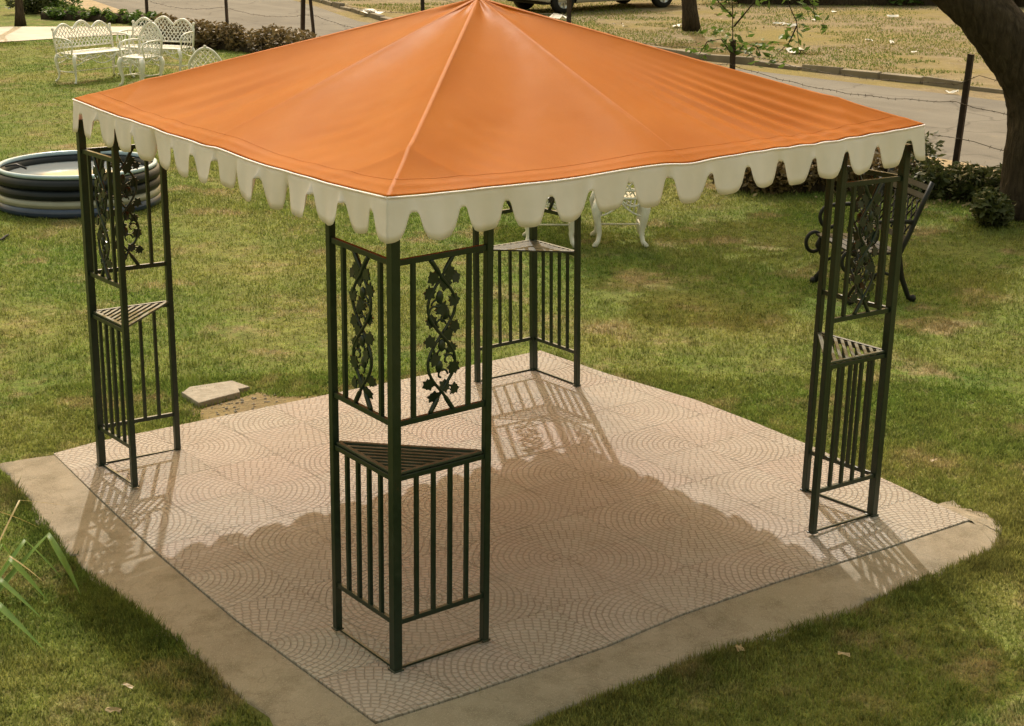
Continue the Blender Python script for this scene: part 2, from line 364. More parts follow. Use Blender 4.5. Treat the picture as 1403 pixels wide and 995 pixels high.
# ------------------------------------------------------------------ grass (uncountable)
def inside(poly, x, y):
    p = np.asarray(poly); r = np.zeros(len(x), bool); j = len(p) - 1
    for i in range(len(p)):
        c = ((p[i, 1] > y) != (p[j, 1] > y)) & (x < (p[j, 0] - p[i, 0]) * (y - p[i, 1]) / (p[j, 1] - p[i, 1] + 1e-12) + p[i, 0])
        r ^= c; j = i
    return r
def shrink(poly, d):
    cx = sum(p[0] for p in poly) / len(poly); cy = sum(p[1] for p in poly) / len(poly)
    return [(x + (cx - x) * d / max(.01, math.hypot(cx - x, cy - y)), y + (cy - y) * d / max(.01, math.hypot(cx - x, cy - y))) for x, y in poly]
apoly = inner[::-1] + outer
CAM = np.array([-3.443, -5.577]); YAW = .94321
def blades(name, x, y, h, w, mat, lean=.6, z=GZ):
    n = len(x); a = rng.uniform(0, 2 * PI, n); b = rng.uniform(0, 2 * PI, n)
    v = np.empty((n, 3, 3), np.float32)
    dx, dy = np.cos(a) * w / 2, np.sin(a) * w / 2
    l = h * lean * rng.uniform(.1, 1, n)
    v[:, 0] = np.stack([x - dx, y - dy, np.full(n, z - .004)], 1); v[:, 1] = np.stack([x + dx, y + dy, np.full(n, z - .004)], 1)
    v[:, 2] = np.stack([x + np.cos(b) * l, y + np.sin(b) * l, z + h], 1)
    return obj(name, np_mesh(name, v.reshape(-1, 3), np.arange(n * 3).reshape(n, 3)), mat)
def wedge(n, d0, d1, half=.36):
    d = np.sqrt(rng.uniform(d0 * d0, d1 * d1, n)); t = YAW + rng.uniform(-half, half, n)
    return CAM[0] + d * np.cos(t), CAM[1] + d * np.sin(t), d
def vnoise(x, y, s, seed):
    r = np.random.default_rng(seed); o = np.zeros_like(x)
    for k in range(6):
        t = r.uniform(0, 2 * PI); f = s * r.uniform(.6, 1.7); o += np.sin((x * np.cos(t) + y * np.sin(t)) * f + r.uniform(0, 9))
    return o / 6
X, Y, D = [], [], []
for n_b, d0, d1 in ((330000, 4.6, 11), (240000, 11, 20), (150000, 20, 34)):
    a, b, d = wedge(n_b, d0, d1); X.append(a); Y.append(b); D.append(d)
X = np.concatenate(X); Y = np.concatenate(Y); D = np.concatenate(D)
lawn_poly = [(-30, -25), (11.0, -25), (10.9, 5), (11.15, 12), (11.9, 20), (11.75, 25), (11.5, 29), (13.2, 40), (-30, 40)]
bare = [(.84, 3.47), (1.66, 3.48), (1.56, 3.60), (1.42, 3.70), (1.40, 3.84), (.96, 3.75), (.90, 3.66)]
k = inside(lawn_poly, X, Y) & ~inside(pad, X, Y) & ~inside(apoly, X, Y) & ~inside(pp, X, Y) & ~inside(bare, X, Y)
patch = vnoise(X, Y, 3.2, 3) + .5 * vnoise(X, Y, 9, 4)
k &= rng.uniform(0, 1, len(X)) < np.clip(.85 - .9 * np.clip(patch - .15, 0, 1), .15, 1)
k &= (np.hypot(X - 2.94, Y - 10.47) > .80)
X, Y, D, patch = X[k], Y[k], D[k], patch[k]
hh = rng.uniform(.012, .034, len(X)) * np.clip(1.1 - .5 * patch, .5, 1.5)
ww = rng.uniform(.004, .008, len(X)) * (1 + D / 14)
tag(blades('lawn_grass', X, Y, hh, ww, M['blade'], .9), 'short mown grass blades covering the lawn', 'grass', kind='stuff')
# longer uncut grass along the outer edge of the apron and round trees
X, Y, H = [], [], []
def edge_grass(pts, n, spread, h0, h1, side=1):
    P = dens(pts, 40)
    for _ in range(n):
        i = rnd.randrange(len(P) - 1); a, b = P[i], P[i + 1]
        L = math.hypot(b[0] - a[0], b[1] - a[1]) or 1; nx, ny = (b[1] - a[1]) / L * side, -(b[0] - a[0]) / L * side
        c = .5 + .5 * math.sin(a[0] * 7 + a[1] * 5) * math.sin(a[0] * 3.1 - a[1] * 2)
        if rnd.random() > .25 + .75 * c: continue
        s = abs(rnd.gauss(0, 1)) * spread - .012
        X.append(a[0] + nx * s); Y.append(a[1] + ny * s); H.append(rnd.uniform(h0, h1) * (.6 + .6 * c) * max(.4, 1 - s / (spread * 3)))
edge_grass([(-.63, 1.9), (-.63, 1.3), (-.60, .795), (-.665, -.5)], 17000, .15, .02, .06, 1)
edge_grass([(.1, -.71), (.5, -.68), (.95, -.65), (1.5, -.65), (2.1, -.675), (2.6, -.63), (3.1, -.60), (3.46, -.32)], 26000, .15, .018, .055, 1)
edge_grass([(-.45, 3.4), (-.55, 2.5), (-.63, 1.9)], 5000, .1, .02, .06, 1)
edge_grass([(3.4, -.35), (3.38, .3), (3.47, 1), (3.52, 2.05), (3.42, 2.9), (3.41, 3.5)], 3000, .03, .012, .035, 1)
edge_grass([(3.39, 3.51), (1.6, 3.49)], 2500, .03, .012, .04, 1)
for _ in range(520):      # odd taller tufts and weeds in the lawn
    d_ = math.sqrt(rnd.uniform(5.2 ** 2, 13 ** 2)); t_ = YAW + rnd.uniform(-.34, .34); cx_, cy_ = CAM[0] + d_ * math.cos(t_), CAM[1] + d_ * math.sin(t_)
    if inside(pad, np.array([cx_]), np.array([cy_]))[0] or inside(apoly, np.array([cx_]), np.array([cy_]))[0] or inside(bare, np.array([cx_]), np.array([cy_]))[0]: continue
    for _ in range(rnd.randint(8, 22)): X.append(cx_ + rnd.gauss(0, .03)); Y.append(cy_ + rnd.gauss(0, .03)); H.append(rnd.uniform(.02, .05))
tag(blades('long_grass', np.array(X), np.array(Y), np.array(H), rng.uniform(.004, .009, len(X)), M['tuft'], .8), 'longer dark uncut grass along the edges of the paving', 'grass', kind='stuff')
# dry leaves and grass on the far ground
d = 130000; y = rng.uniform(4, 45, d); x = 17.2 + np.abs(rng.normal(0, 6, d))
k = (vnoise(x, y, 1.1, 9) + .6 * vnoise(x, y, 3.3, 10) > -.12) & (x > 17.5) & (x < 40)
tag(blades('dry_grass', x[k], y[k], rng.uniform(.01, .05, k.sum()), rng.uniform(.012, .032, k.sum()), blade_mat('dry_grass_blade', 1.7, (.36, .28, .13)), .9, -.06), 'sparse yellowed grass on the waste ground beyond the road', 'grass', kind='stuff')

# ------------------------------------------------------------------ gazebo
gz = tag(empty('gazebo', (1.5, 1.55, 0)), 'open garden gazebo of green steel with orange canvas roof and white scalloped valance', 'gazebo')
A_ = .454; ZB, ZS, ZL, ZT = .217, .866, 1.085, 1.743; ZTOP = 1.905
def sw(p, f): return (p[1], p[0], p[2]) if f else tuple(p)
def bx(f, c, d):
    mb = MB(); mb.box(sw(c, f), sw(d, f)); return mb
leafpoly = [(0, -.5), (.12, -.42), (.38, -.46), (.34, -.2), (.52, .02), (.3, .1), (.26, .34), (.1, .28), (0, .55), (-.1, .28), (-.26, .34), (-.3, .1), (-.52, .02), (-.34, -.2), (-.38, -.46), (-.12, -.42)]
def vine(f):
    """cast vine: two stems weaving round each other, leaves, buds and tendrils"""
    mb = MB(); r = random.Random(5); cx = A_ * .5; W = .066; z0, z1 = ZL + .01, ZT - .01
    P = lambda x, z, y=0: sw((cx + x, y, z), f)
    H = z1 - z0
    def wave(t, s): # crosses near both ends and in the middle
        e = max(0, 1 - t / .10) + max(0, (t - .90) / .10)
        return s * (W * math.cos(2 * PI * (t - .10) / .80 * 1.0 + PI / 2) * (1 if True else 0)) * (1 - e) + s * e * .062 * (1 if t < .5 else 1)
    for s in (-1, 1):
        pts = []; rr = []
        for i in range(61):
            t = i / 60
            x = s * W * math.sin(PI * (t - .13) / .37) if .0 < t < 1 else 0
            if t < .13: x = -s * .055 * (1 - t / .13)
            if t > .87: x = s * .055 * ((t - .87) / .13) * (1 if int((.87 - .13) / .37) % 2 == 0 else -1)
            pts.append(P(x, z0 + H * t, .004 * s * math.cos(PI * (t - .13) / .37))); rr.append(.0105 if t < .1 or t > .9 else .0068)
        mb.tube(pts, rr, 6)
    def leaf(x, z, sc, a, tilt=.25):
        m = Matrix.Translation(Vector((cx + x, r.uniform(-.005, .005), z))) @ Euler((PI / 2 + r.uniform(-tilt, tilt), 0, 0)).to_matrix().to_4x4() @ Euler((0, r.uniform(-tilt, tilt), a)).to_matrix().to_4x4()
        b = MB(); b.prism([(p[0] * sc, p[1] * sc) for p in leafpoly], .006, m)
        mb.add([sw(v, f) for v in b.v], b.f if not f else [q[::-1] for q in b.f])
    for t, x, sc in ((.10, -.03, .052), (.16, .02, .05), (.2, -.055, .05), (.27, .05, .055), (.36, -.03, .058), (.41, .045, .045), (.47, -.05, .05), (.50, .02, .055), (.54, .055, .05), (.60, -.045, .052), (.68, .0, .055), (.72, .048, .052), (.79, -.052, .05), (.84, .02, .06), (.88, -.035, .055), (.9, .04, .05), (.13, .055, .045), (.86, .06, .045)):
        leaf(x * 1.1, z0 + H * t, sc * 1.12, r.uniform(0, 6.28))
    for t, x in ((.30, -.012), (.64, .02), (.435, .0), (.75, -.01)):   # bud bunches
        b = MB(); b.ball((cx + x, 0, z0 + H * t), .021, 8, (.9, .5, 1.35)); mb.add([sw(v, f) for v in b.v], b.f, True)
    for t, x, s in ((.24, .0, 1), (.38, .01, -1), (.6, .012, 1), (.7, -.02, -1), (.33, .03, 1), (.66, -.03, -1), (.57, -.01, 1)):
        pts = []
        for i in range(15):
            q = i / 14; a = q * 4.4; R = .03 * (1 - q * .72)
            pts.append(P(x + s * R * math.cos(a), z0 + H * t + R * math.sin(a)))
        mb.tube(pts, .0045, 5)
    return mb
def tower_parts():
    """(name, mesh, material, bevel, [(child...)]) in the tower's own frame: corner post at 0,0, arms along +x and +y"""
    L = []
    mb = MB(); mb.box((0, 0, ZTOP / 2), (.040, .040, ZTOP)); mb.box((0, 0, .004), (.052, .052, .008)); L.append(('post', mb.mesh('corner_post'), 'green', .003, []))
    for f in (0, 1):
        mb = MB(); mb.box(sw((A_, 0, ZTOP / 2), f), (.031, .031, ZTOP)); mb.box(sw((A_, 0, .004), f), (.042, .042, .008)); L.append(('post', mb.mesh('arm_post'), 'green', .003, []))
        a0, a1 = .0205, A_ - .016; mid, ln = (a0 + a1) / 2, a1 - a0
        ch = [('rail', bx(f, (mid, 0, z), (ln, .018, .024)).mesh('panel_rail'), 'green', .002) for z in (ZT, ZL)]
        ch += [('bar', bx(f, (A_ * q, 0, (ZT + ZL) / 2), (.017, .017, ZT - ZL - .024)).mesh('panel_bar'), 'green', 0) for q in (.2, .79)]
        ch.append(('vine_ornament', vine(f).mesh('vine_ornament'), 'green', 0))
        L.append(('scroll_panel', None, None, 0, ch))
        ch = [('rail', bx(f, (mid, 0, z), (ln, .018, .022)).mesh('slat_rail'), 'green', .002) for z in (ZS - .014, ZB)]
        ch += [('bar', bx(f, (a0 + ln * q, 0, (ZS + ZB) / 2 - .007), (.016, .016, ZS - ZB - .036)).mesh('slat_bar'), 'green', 0) for q in (.2, .4, .6, .8)]
        L.append(('slat_panel', None, None, 0, ch))
        L.append(('floor_strip', bx(f, (mid, 0, .006), (ln, .010, .010)).mesh('floor_strip'), 'green', 0, []))
    mb = MB()
    e = A_ - .02
    mb.bar((e, .012, ZS + .004), (.012, e, ZS + .004), .02, .012); mb.bar((.022, .006, ZS + .006), (e, .006, ZS + .006), .02, .010); mb.bar((.006, .022, ZS + .006), (.006, e, ZS + .006), .02, .010)
    for i in range(1, 9):
        q = e * i / 9.3
        mb.bar((q, .016, ZS + .003), (.016, q, ZS + .003), .017, .010)
    L.append(('corner_shelf', mb.mesh('corner_shelf'), 'shelf', .002, []))
    return L
parts = tower_parts()
Ly = 3.1034
#        corner, rotation, (dx,dy,yaw,tilt x,tilt y) of each tower as it really stands
towers = [((0, 0), 0, (-.0091, -.0297, .0259, -.0119, -.0392)), ((0, Ly), -PI / 2, (.015, -.043, -.0147, .014, .022)),
          ((3, 0), PI / 2, (-.085, .040, .050, .034, -.004)), ((3, Ly), PI, (.0686, .0523, .014, -.0051, .0069))]
tops = []; gl = Vector(gz.location)
for c0, rz, (dx, dy, yw, tx, ty) in towers:
    TM = Matrix.Translation(Vector((c0[0] + dx, c0[1] + dy, 0)) - gl) @ Euler((-ty, tx, 0)).to_matrix().to_4x4() @ Matrix.Rotation(rz + yw, 4, 'Z')
    tops.append([(TM @ Vector(v)) + gl for v in ((0, 0, ZTOP), (A_, 0, ZTOP), (0, A_, ZTOP))])
    for nm, me, mt, bv, ch in parts:
        o = obj(nm, me, M[mt] if mt else None, gz, bv); o.matrix_local = TM
        for cn, cme, cmt, cb in ch: obj(cn, cme, M[cmt], o, cb)
# canopy corners (order N, E, F, W round the square) and peak
CN = [Vector((-.105, -.185, 2.022)), Vector((3.025, -.03, 2.008)), Vector((3.16, 3.23, 2.014)), Vector((.012, 3.09, 2.022))]
APEX = Vector((1.486, 1.507, 2.575))
for a, b in ((0, 1), (1, 2), (2, 3), (3, 0)):
    mb = MB(); ins = lambda p: p + (Vector((1.5, 1.5, p.z)) - p).normalized() * .20 + Vector((0, 0, -.075))
    mb.tube([ins(CN[a]), ins(CN[b])], .014, 8); o = mb.build('eave_rail', M['green'], gz, loc=-gl)
for p in CN + [(CN[i] + CN[(i + 1) % 4]) / 2 - Vector((0, 0, .055)) for i in range(4)]:
    q = p + (APEX - p) * .05 + Vector((0, 0, -.045)); mb = MB(); mb.tube([q, APEX + (q - APEX) * .02 + Vector((0, 0, -.075))], .012, 8); mb.build('rafter', M['green'], gz, loc=-gl)
for tp in tops:   # little blocks that hold the eave on the posts
    mb = MB()
    for p in tp[:1]: mb.box(p + Vector((0, 0, -.012)), (.05, .05, .03))
    mb.build('bracket', M['green'], gz, loc=-gl)

NS, NTt = 200, 160
def canopy_z(face, s, t):
    """deviation of the cloth from the straight pyramid"""
    u = (s * 2) % 1.0; half = 0 if s < .5 else 1
    sagA = [(.066, .060), (.05, .05), (.05, .05), (.058, .074)][face][half]
    z = -sagA * (4 * u * (1 - u)) ** .85 * (t ** .75) * (1.18 - .45 * t) * (1 - .80 * t ** 7)
    # rafters at the middle of each side stand a little less proud than the hips
    z -= .012 * math.exp(-((s - .5) / .03) ** 2) * t
    L = 3.1; ds = min(s, 1 - s) * L
    q = ds / .52 + (1 - t) / .19                    # cloth breaks over the top of each corner tower
    z += (.011 if (face == 0 and s < .5) or (face == 3 and s > .5) else .008) * math.exp(-(abs(q - 1) / .14) ** 1.3) * min(1, (1 - t) / .12)
    z += .0022 * math.exp(-((t - .962) / .010) ** 2)   # stitched hem
    e = math.exp(-((t - .78) / .22) ** 2)
    if face == 0: z += .0075 * e * math.exp(-((s - .78) / .15) ** 2) * math.sin(s * 120 + 3 * t) + .0018 * math.exp(-((s - .14) / .08) ** 2) * math.sin(q * 16) * e
    if face == 3: z += .0025 * math.exp(-((s - .80) / .12) ** 2) * math.sin(q * 13) * e + .0045 * math.exp(-((s - .3) / .16) ** 2) * math.sin(s * 70 + 4 * t) * e
    if face in (1, 2): z += .004 * e * math.sin(s * 80)
    z += .004 * math.sin(s * 23 + t * 5 + face) * t * math.sin(t * 6 + s * 4) 
    z += .010 * math.exp(-(t / .10) ** 2) * math.sin(s * 2 * PI * 3) * min(1, t * 12)
    return z
def eave(face, s):
    p = CN[face].lerp(CN[(face + 1) % 4], s)
    p.z -= .014 * math.sin(PI * s)
    return p
def cpoint(face, s, t):
    p = APEX.lerp(eave(face, s), t); p.z += canopy_z(face, s, t); return p
vs = []; fs = []
W_ = 4 * NS
for j in range(NTt + 1):
    t = j / NTt
    for fc in range(4):
        for i in range(NS): vs.append(cpoint(fc, i / NS, max(t, .004)))
for j in range(NTt):
    for i in range(W_): fs.append((j * W_ + i, j * W_ + (i + 1) % W_, (j + 1) * W_ + (i + 1) % W_, (j + 1) * W_ + i))
vs.append(APEX); fs += []
me = np_mesh('canopy', np.array([tuple(v) for v in vs]), np.array(fs), True)
can = obj('canopy', me, M['orange'], gz, loc=-gl)
sd = can.modifiers.new('thick', 'SOLIDIFY'); sd.thickness = .002
for fc in range(4):
    mb = MB(); mb.tube([cpoint(fc, i / 120, .935) + Vector((0, 0, .001)) for i in range(121)], .0028, 4); mb.build('hem_stitch', M['seam'], can)
    for s in (0, .5):
        mb = MB(); pts = [cpoint(fc, s, .02 + .975 * i / 60) + Vector((0, 0, .0012)) for i in range(61)]
        w = .010 if s == 0 else .007; vs2 = []
        d = (eave(fc, s) - APEX).normalized(); sd_ = d.cross(Vector((0, 0, 1))).normalized()
        for p in pts: vs2 += [p - sd_ * w + Vector((0, 0, -.004 if s == 0 else -.001)), p + Vector((0, 0, .0016)), p + sd_ * w + Vector((0, 0, -.004 if s == 0 else -.001))]
        mb.add(vs2, [(i * 3 + k, i * 3 + k + 1, i * 3 + k + 4, i * 3 + k + 3) for i in range(60) for k in (0, 1)], True)
        mb.build('seam', M['seam'], can)
mb = MB(); mb.ball(APEX + Vector((0, 0, -.004)), .022, 10, (1, 1, .5)); mb.build('peak_cap', M['seam'], can)
# scalloped valance, one strip a side
NSC = 14
def smooth(x): x = max(0, min(1, x)); return x * x * (3 - 2 * x)
for fc in range(4):
    a = CN[fc]; b = CN[(fc + 1) % 4]; d = (b - a); d.z = 0; d.normalize(); nrm = Vector((d.y, -d.x, 0)); r = random.Random(fc + 3)
    curl = [r.uniform(-1, 1) for _ in range(NSC + 2)]; ln_ = [r.uniform(.92, 1.08) for _ in range(NSC + 2)]
    curl = [c * (1.3 if fc == 3 else .35) for c in curl]; curl[0] = curl[NSC] = 0; ln_[0] = ln_[NSC] = 1
    bk = CN[fc - 1] - a; bk.z = 0; fw_ = CN[(fc + 2) % 4] - b; fw_.z = 0
    n0 = (nrm - d).normalized() * 1.3; n1 = (nrm + d).normalized() * 1.3
    K = 24; n_c = NSC * K; rows = 7; vs = []
    for i in range(n_c + 1):
        s = i / n_c; ph = s * NSC; top = cpoint(fc, s if s < 1 else .99999, 1.0) if s < 1 else cpoint((fc + 1) % 4, 0, 1.0)
        c = .5 + .5 * math.cos(2 * PI * ph); k_ = int(round(ph))
        xx = abs(ph - k_)
        if xx < .285: f_ = .76 + .24 * math.sqrt(max(0, 1 - (xx / .285) ** 2.4))
        else: f_ = .76 * smooth((.455 - xx) / .17)
        dz = .060 + .114 * f_ * ln_[k_] + .004 * math.cos((.5 - xx) * 20) * (xx > .42)
        for j in range(rows):
            v = j / (rows - 1)
            z = top.z - .001 - dz * v
            loc_ = ph - k_
            out = .004 + .004 * math.sin(ph * 1.7 + fc) * v + v * v * (.012 * curl[k_] + .035 * curl[k_] * loc_) + .006 * v * math.sin(ph * 2 * PI * .37 + fc * 2) + .005 * v + .0035 * v * math.sin(ph * 2 * PI * 1.37 + fc) + .003 * v * math.sin(ph * 2 * PI * 2.3 + fc * 3)
            e0 = max(0, 1 - ph / .7); e1 = max(0, 1 - (NSC - ph) / .7)
            nn_ = nrm * (1 - e0 - e1) + n0 * e0 + n1 * e1; out = out * (1 - e0 - e1) + (.003 + .012 * v) * (e0 + e1)
            p = top + nn_ * out; p.z = z
            p += d * (.012 * v * v * math.sin(ph * .9 + fc * 3)) * (1 - e0 - e1)
            vs.append(p)
    fs = [(i * rows + j, i * rows + j + 1, (i + 1) * rows + j + 1, (i + 1) * rows + j) for i in range(n_c) for j in range(rows - 1)]
    me = np_mesh('valance', np.array([tuple(v) for v in vs]), np.array(fs), True)
    o = obj('valance', me, M['white_cloth'], can); sm = o.modifiers.new('thick', 'SOLIDIFY'); sm.thickness = .0010
    mb = MB(); mb.tube([Vector(vs[i * rows]) + Vector((0, 0, -.004)) + nrm * .002 for i in range(0, n_c + 1, 6)], .004, 6); mb.build('piping', M['white_cloth'], o)

# ------------------------------------------------------------------ concrete cover slab by the pad
bs = [(.80, 3.462), (1.15, 3.472), (1.70, 3.478), (1.82, 3.52), (1.60, 3.60), (1.46, 3.72), (1.42, 3.86), (1.30, 3.82), (.96, 3.75), (.90, 3.80), (.84, 3.66), (.72, 3.54)]
sheet('bare_soil', bs, GZ + .004, M['earth'], 'strip of bare brown soil between the broken slab and the paving', 'soil')
sl = tag(empty('concrete_slab', (1.15, 3.95, GZ)), 'broken grey concrete cover slab lying in the grass beside the paving', 'concrete slab')
top1 = [(.948, 3.766), (1.262, 3.822), (1.29, 3.90), (1.17, 3.985), (1.06, 4.0), (.96, 4.038)]
top2 = [(1.30, 3.90), (1.375, 3.905), (1.345, 4.093), (1.059, 4.125), (.975, 4.045), (1.065, 4.01), (1.18, 3.995)]
for nm, tp, z in (('slab_piece', top1, .016), ('slab_piece', top2, .010)):
    mb = MB(); m = Matrix.Translation(Vector((-1.15, -3.95, z - .012))) @ Euler((.02, -.03, 0)).to_matrix().to_4x4() if nm else None
    cx = sum(p[0] for p in tp) / len(tp); cy = sum(p[1] for p in tp) / len(tp)
    mb.prism(tp, .05, Matrix.Translation(Vector((-1.15, -3.95, z)))); mb.build(nm, M['slab'], sl, .006)
mb = MB()
for i in range(60):
    x, y = rnd.uniform(.86, 1.5), rnd.uniform(3.52, 3.8); s = rnd.uniform(.004, .014); mb.ball((x, y, GZ + s * .4), s, 6, (1, rnd.uniform(.6, 1), .7))
tag(mb.build('rubble', M['slab']), 'loose crumbs of broken concrete between slab and paving', 'rubble', kind='stuff')

# ------------------------------------------------------------------ paddling pool
pl = tag(empty('paddling_pool', (2.94, 10.47, GZ)), 'round inflatable paddling pool with navy, white and blue rings on the lawn', 'paddling pool')
def ring(R, z, r): return [(R + r * math.cos(a), z + r * 1.0 * math.sin(a)) for a in [2 * PI * k / 16 for k in range(17)]]
for R, z, r, mt in ((.75, .050, .052, 'pool_blue'), (.752, .125, .045, 'pool_white'), (.750, .212, .052, 'pool_navy'), (.751, .312, .054, 'pool_navy')):
    mb = MB(); mb.lathe(ring(R, z, r), 72); mb.build('air_ring', M[mt], pl)
mb = MB(); mb.lathe(ring(.748, .386, .022), 72); mb.build('rim', M['pool_rim'], pl)
mb = MB(); mb.lathe([(.0, .305), (.35, .305), (.722, .305)], 72); mb.build('water', M['water'], pl)
mb = MB(); mb.tube([(-.68, .10, .42), (-.60, .02, .44), (-.52, -.03, .40)], .012, 6); mb.build('grip', M['pool_navy'], pl)
mb = MB(); pts = [(1.35 + .03 * i, 9.25 + .09 * math.sin(i * .5), GZ + .02) for i in range(16)]; mb.tube(pts, .012, 6)
tag(mb.build('garden_hose', M['rubber']), 'short end of dark hose lying on the lawn near the pool', 'hose')

# ------------------------------------------------------------------ white cast garden furniture
def lattice(mb, w, hfun, z0, yfun, step=.045, r=.0055):
    """diagonal cast lattice between z0 and hfun(x), x in -w..w"""
    for sgn in (1, -1):
        k = -3.0
        while k < 3.0:
            pts = []
            for i in range(80):
                x = -w + 2 * w * i / 79; z = z0 + sgn * x * 1.3 + k
                if z0 <= z <= hfun(x): pts.append((x, yfun(z), z + .006 * math.sin(x * 60)))
                else:
                    if len(pts) > 1: mb.tube(pts, r, 5)
                    pts = []
            if len(pts) > 1: mb.tube(pts, r, 5)
            k += step * 1.9
    k = -w + step
    while k < w:     # little rosettes
        z = z0 + .06
        while z < hfun(k) - .03: mb.ball((k, yfun(z), z), .013, 6, (1, .5, 1)); z += step * 1.7
        k += step * 1.25
def white_seat(name, w, peaks, label, cat, group=None):
    root = tag(empty(name, (0, 0, GZ)), label, cat, group); hw = w / 2; D_ = .22
    yb = lambda z: D_ - .01 + .16 * (z - .42)
    def hf(x):
        if peaks == 1: return .70 + .20 * max(0, math.cos(x / hw * PI / 2)) ** .8
        return .70 + .11 * abs(math.cos(x / hw * PI * 1.5)) + .06 * math.cos(x / hw * PI / 2)
    mb = MB(); N = 40
    rim = [(hw * math.cos(a) * (abs(math.cos(a)) ** -.5 if abs(math.cos(a)) > .02 else 1) * .98, D_ * math.sin(a) * (abs(math.sin(a)) ** -.5 if abs(math.sin(a)) > .02 else 1), .43) for a in [2 * PI * (k + .5) / N for k in range(N)]]
    rim = [(max(-hw, min(hw, x)), max(-D_, min(D_, y)), z) for x, y, z in rim]
    mb.tube(rim, .014, 6, closed=True)
    k = -hw + .03
    while k < hw: mb.bar((k, -D_ + .01, .43), (k, D_ - .01, .43), .024, .010); k += .036
    for y in (-.12, 0, .12): mb.bar((-hw + .01, y, .431), (hw - .01, y, .431), .03, .009)
    # pierced apron under the seat
    for y in (-D_, D_):
        pts = [(-hw + w * i / 24, y, .415 - .055 * abs(math.sin(i / 24 * PI * (2 if w < .7 else 4)))) for i in range(25)]; mb.tube(pts, .009, 6)
    for y in (-D_, D_):
        dp = lambda q: .135 * abs(math.cos(q * PI * (1 if w < .7 else 2))) ** .7
        mb.tube([(-hw + w * i / 24, y, .41 - dp(i / 24)) for i in range(25)], .008, 6)
        for i in range(1, 24, 2): mb.tube([(-hw + w * i / 24, y, .42), (-hw + w * (i + .8) / 24, y, .41 - dp(i / 24))], .006, 4)
    for x in (-hw, hw):
        mb.tube([(x, -D_ + 2 * D_ * i / 12, .415 - .05 * abs(math.sin(i / 12 * PI * 2))) for i in range(13)], .009, 6)
    mb.build('seat', M['white_metal'], root)
    mb = MB(); mb.tube([(-hw, yb(.43), .43)] + [(-hw + w * i / 40, yb(hf(-hw + w * i / 40)), hf(-hw + w * i / 40)) for i in range(41)] + [(hw, yb(.43), .43)], .019, 6)
    lattice(mb, hw - .01, hf, .45 if peaks == 1 else .50, yb, r=.0085 if peaks == 1 else .0065); mb.tube([(-hw, yb(.50), .50), (hw, yb(.50), .50)], .011, 6)
    for x in ((-hw, hw) if peaks != 1 else ()): mb.ball((x, yb(.78), .78), .026, 8); mb.tube([(x, yb(.68), .68), (x, yb(.78), .78)], .013, 6)
    if peaks == 1: mb.ball((0, yb(.91), .92), .022, 8)
    mb.build('backrest', M['white_metal'], root)
    for s in (-1, 1):
        mb = MB(); x = s * hw
        mb.tube([(x, yb(.65), .655), (x * 1.04, .1, .665), (x * 1.06, -.08, .66), (x * 1.05, -.19, .635), (x * 1.03, -.215, .58), (x, -.18, .50), (x, -.17, .43)], .014, 7)
        for q in (-.08, .02, .12): mb.tube([(x, q - .03, .43), (x * 1.03, q + .02, .55), (x * 1.03, q - .02, .655)], .007, 5)
        mb.build('armrest', M['white_metal'], root)
        for t in (-1, 1):
            mb = MB(); x = s * (hw - .02); y = t * (D_ - .015)
            pts = [(x, y, .42), (x + s * .028, y + t * .022, .34), (x + s * .012, y + t * .012, .22), (x - s * .006, y - t * .004, .12), (x + s * .006, y + t * .008, .05), (x + s * .035, y + t * .03, .012)]
            mb.tube(pts, [q_ * (1.55 if peaks == 1 else 1.1) for q_ in (.026, .027, .020, .014, .013, .017)], 8); mb.ball((x + s * .036, y + t * .031, .016), .02, 8, (1.1, 1.1, .75)); mb.build('leg', M['white_metal'], root)
    mb = MB(); mb.tube([(-hw + .03, 0, .16), (hw - .03, 0, .16)], .008, 6)
    for s in (-1, 1): mb.tube([(s * (hw - .03), -D_ + .02, .16), (s * (hw - .03), D_ - .02, .16)], .008, 6)
    mb.build('stretcher', M['white_metal'], root); return root
ch = white_seat('garden_chair', .42, 1, 'white cast metal armchair with its lattice back turned to the gazebo, in tree shade', 'garden chair', 'white cast garden chairs')
bn = white_seat('garden_settee', 1.06, 3, 'white cast metal two seat settee farthest left on the far lawn', 'settee', 'white cast garden settees')
def put(o, x, y, rz): o.location = (x, y, GZ); o.rotation_euler = (0, 0, rz)
face = lambda dx, dy: math.atan2(dx, -dy)     # local -y faces (dx, dy)
put(ch, 6.14, 6.02, face(.59, .81))
for (x, y, fx, fy, lb) in ((5.62, 6.35, -.6, -.8, 'white cast metal chair in tree shade seen through the rear corner tower of the gazebo'),
                           (7.28, 18.62, -.9, -.44, 'white cast metal armchair standing between the two white settees on the far lawn'),
                           (6.74, 15.3, .5, .86, 'white cast metal chair almost hidden behind the left slope of the orange canopy')):
    o = copy_tree(ch); put(o, x, y, face(fx, fy)); o['label'] = lb
put(bn, 7.0, 19.7, face(.25, -.97))
o = copy_tree(bn); put(o, 8.05, 19.75, face(-.80, -.60)); o['label'] = 'white cast metal settee right of the white armchair, near the brown hedge'
tb = tag(empty('garden_table', (6.12, 6.92, GZ)), 'white cast metal table with curved legs beside the shaded white armchair', 'garden table')
mb = MB(); mb.lathe([(0, .64), (.30, .64), (.325, .632), (.325, .615), (.29, .610), (0, .61)], 36); mb.build('tabletop', M['white_metal'], tb)
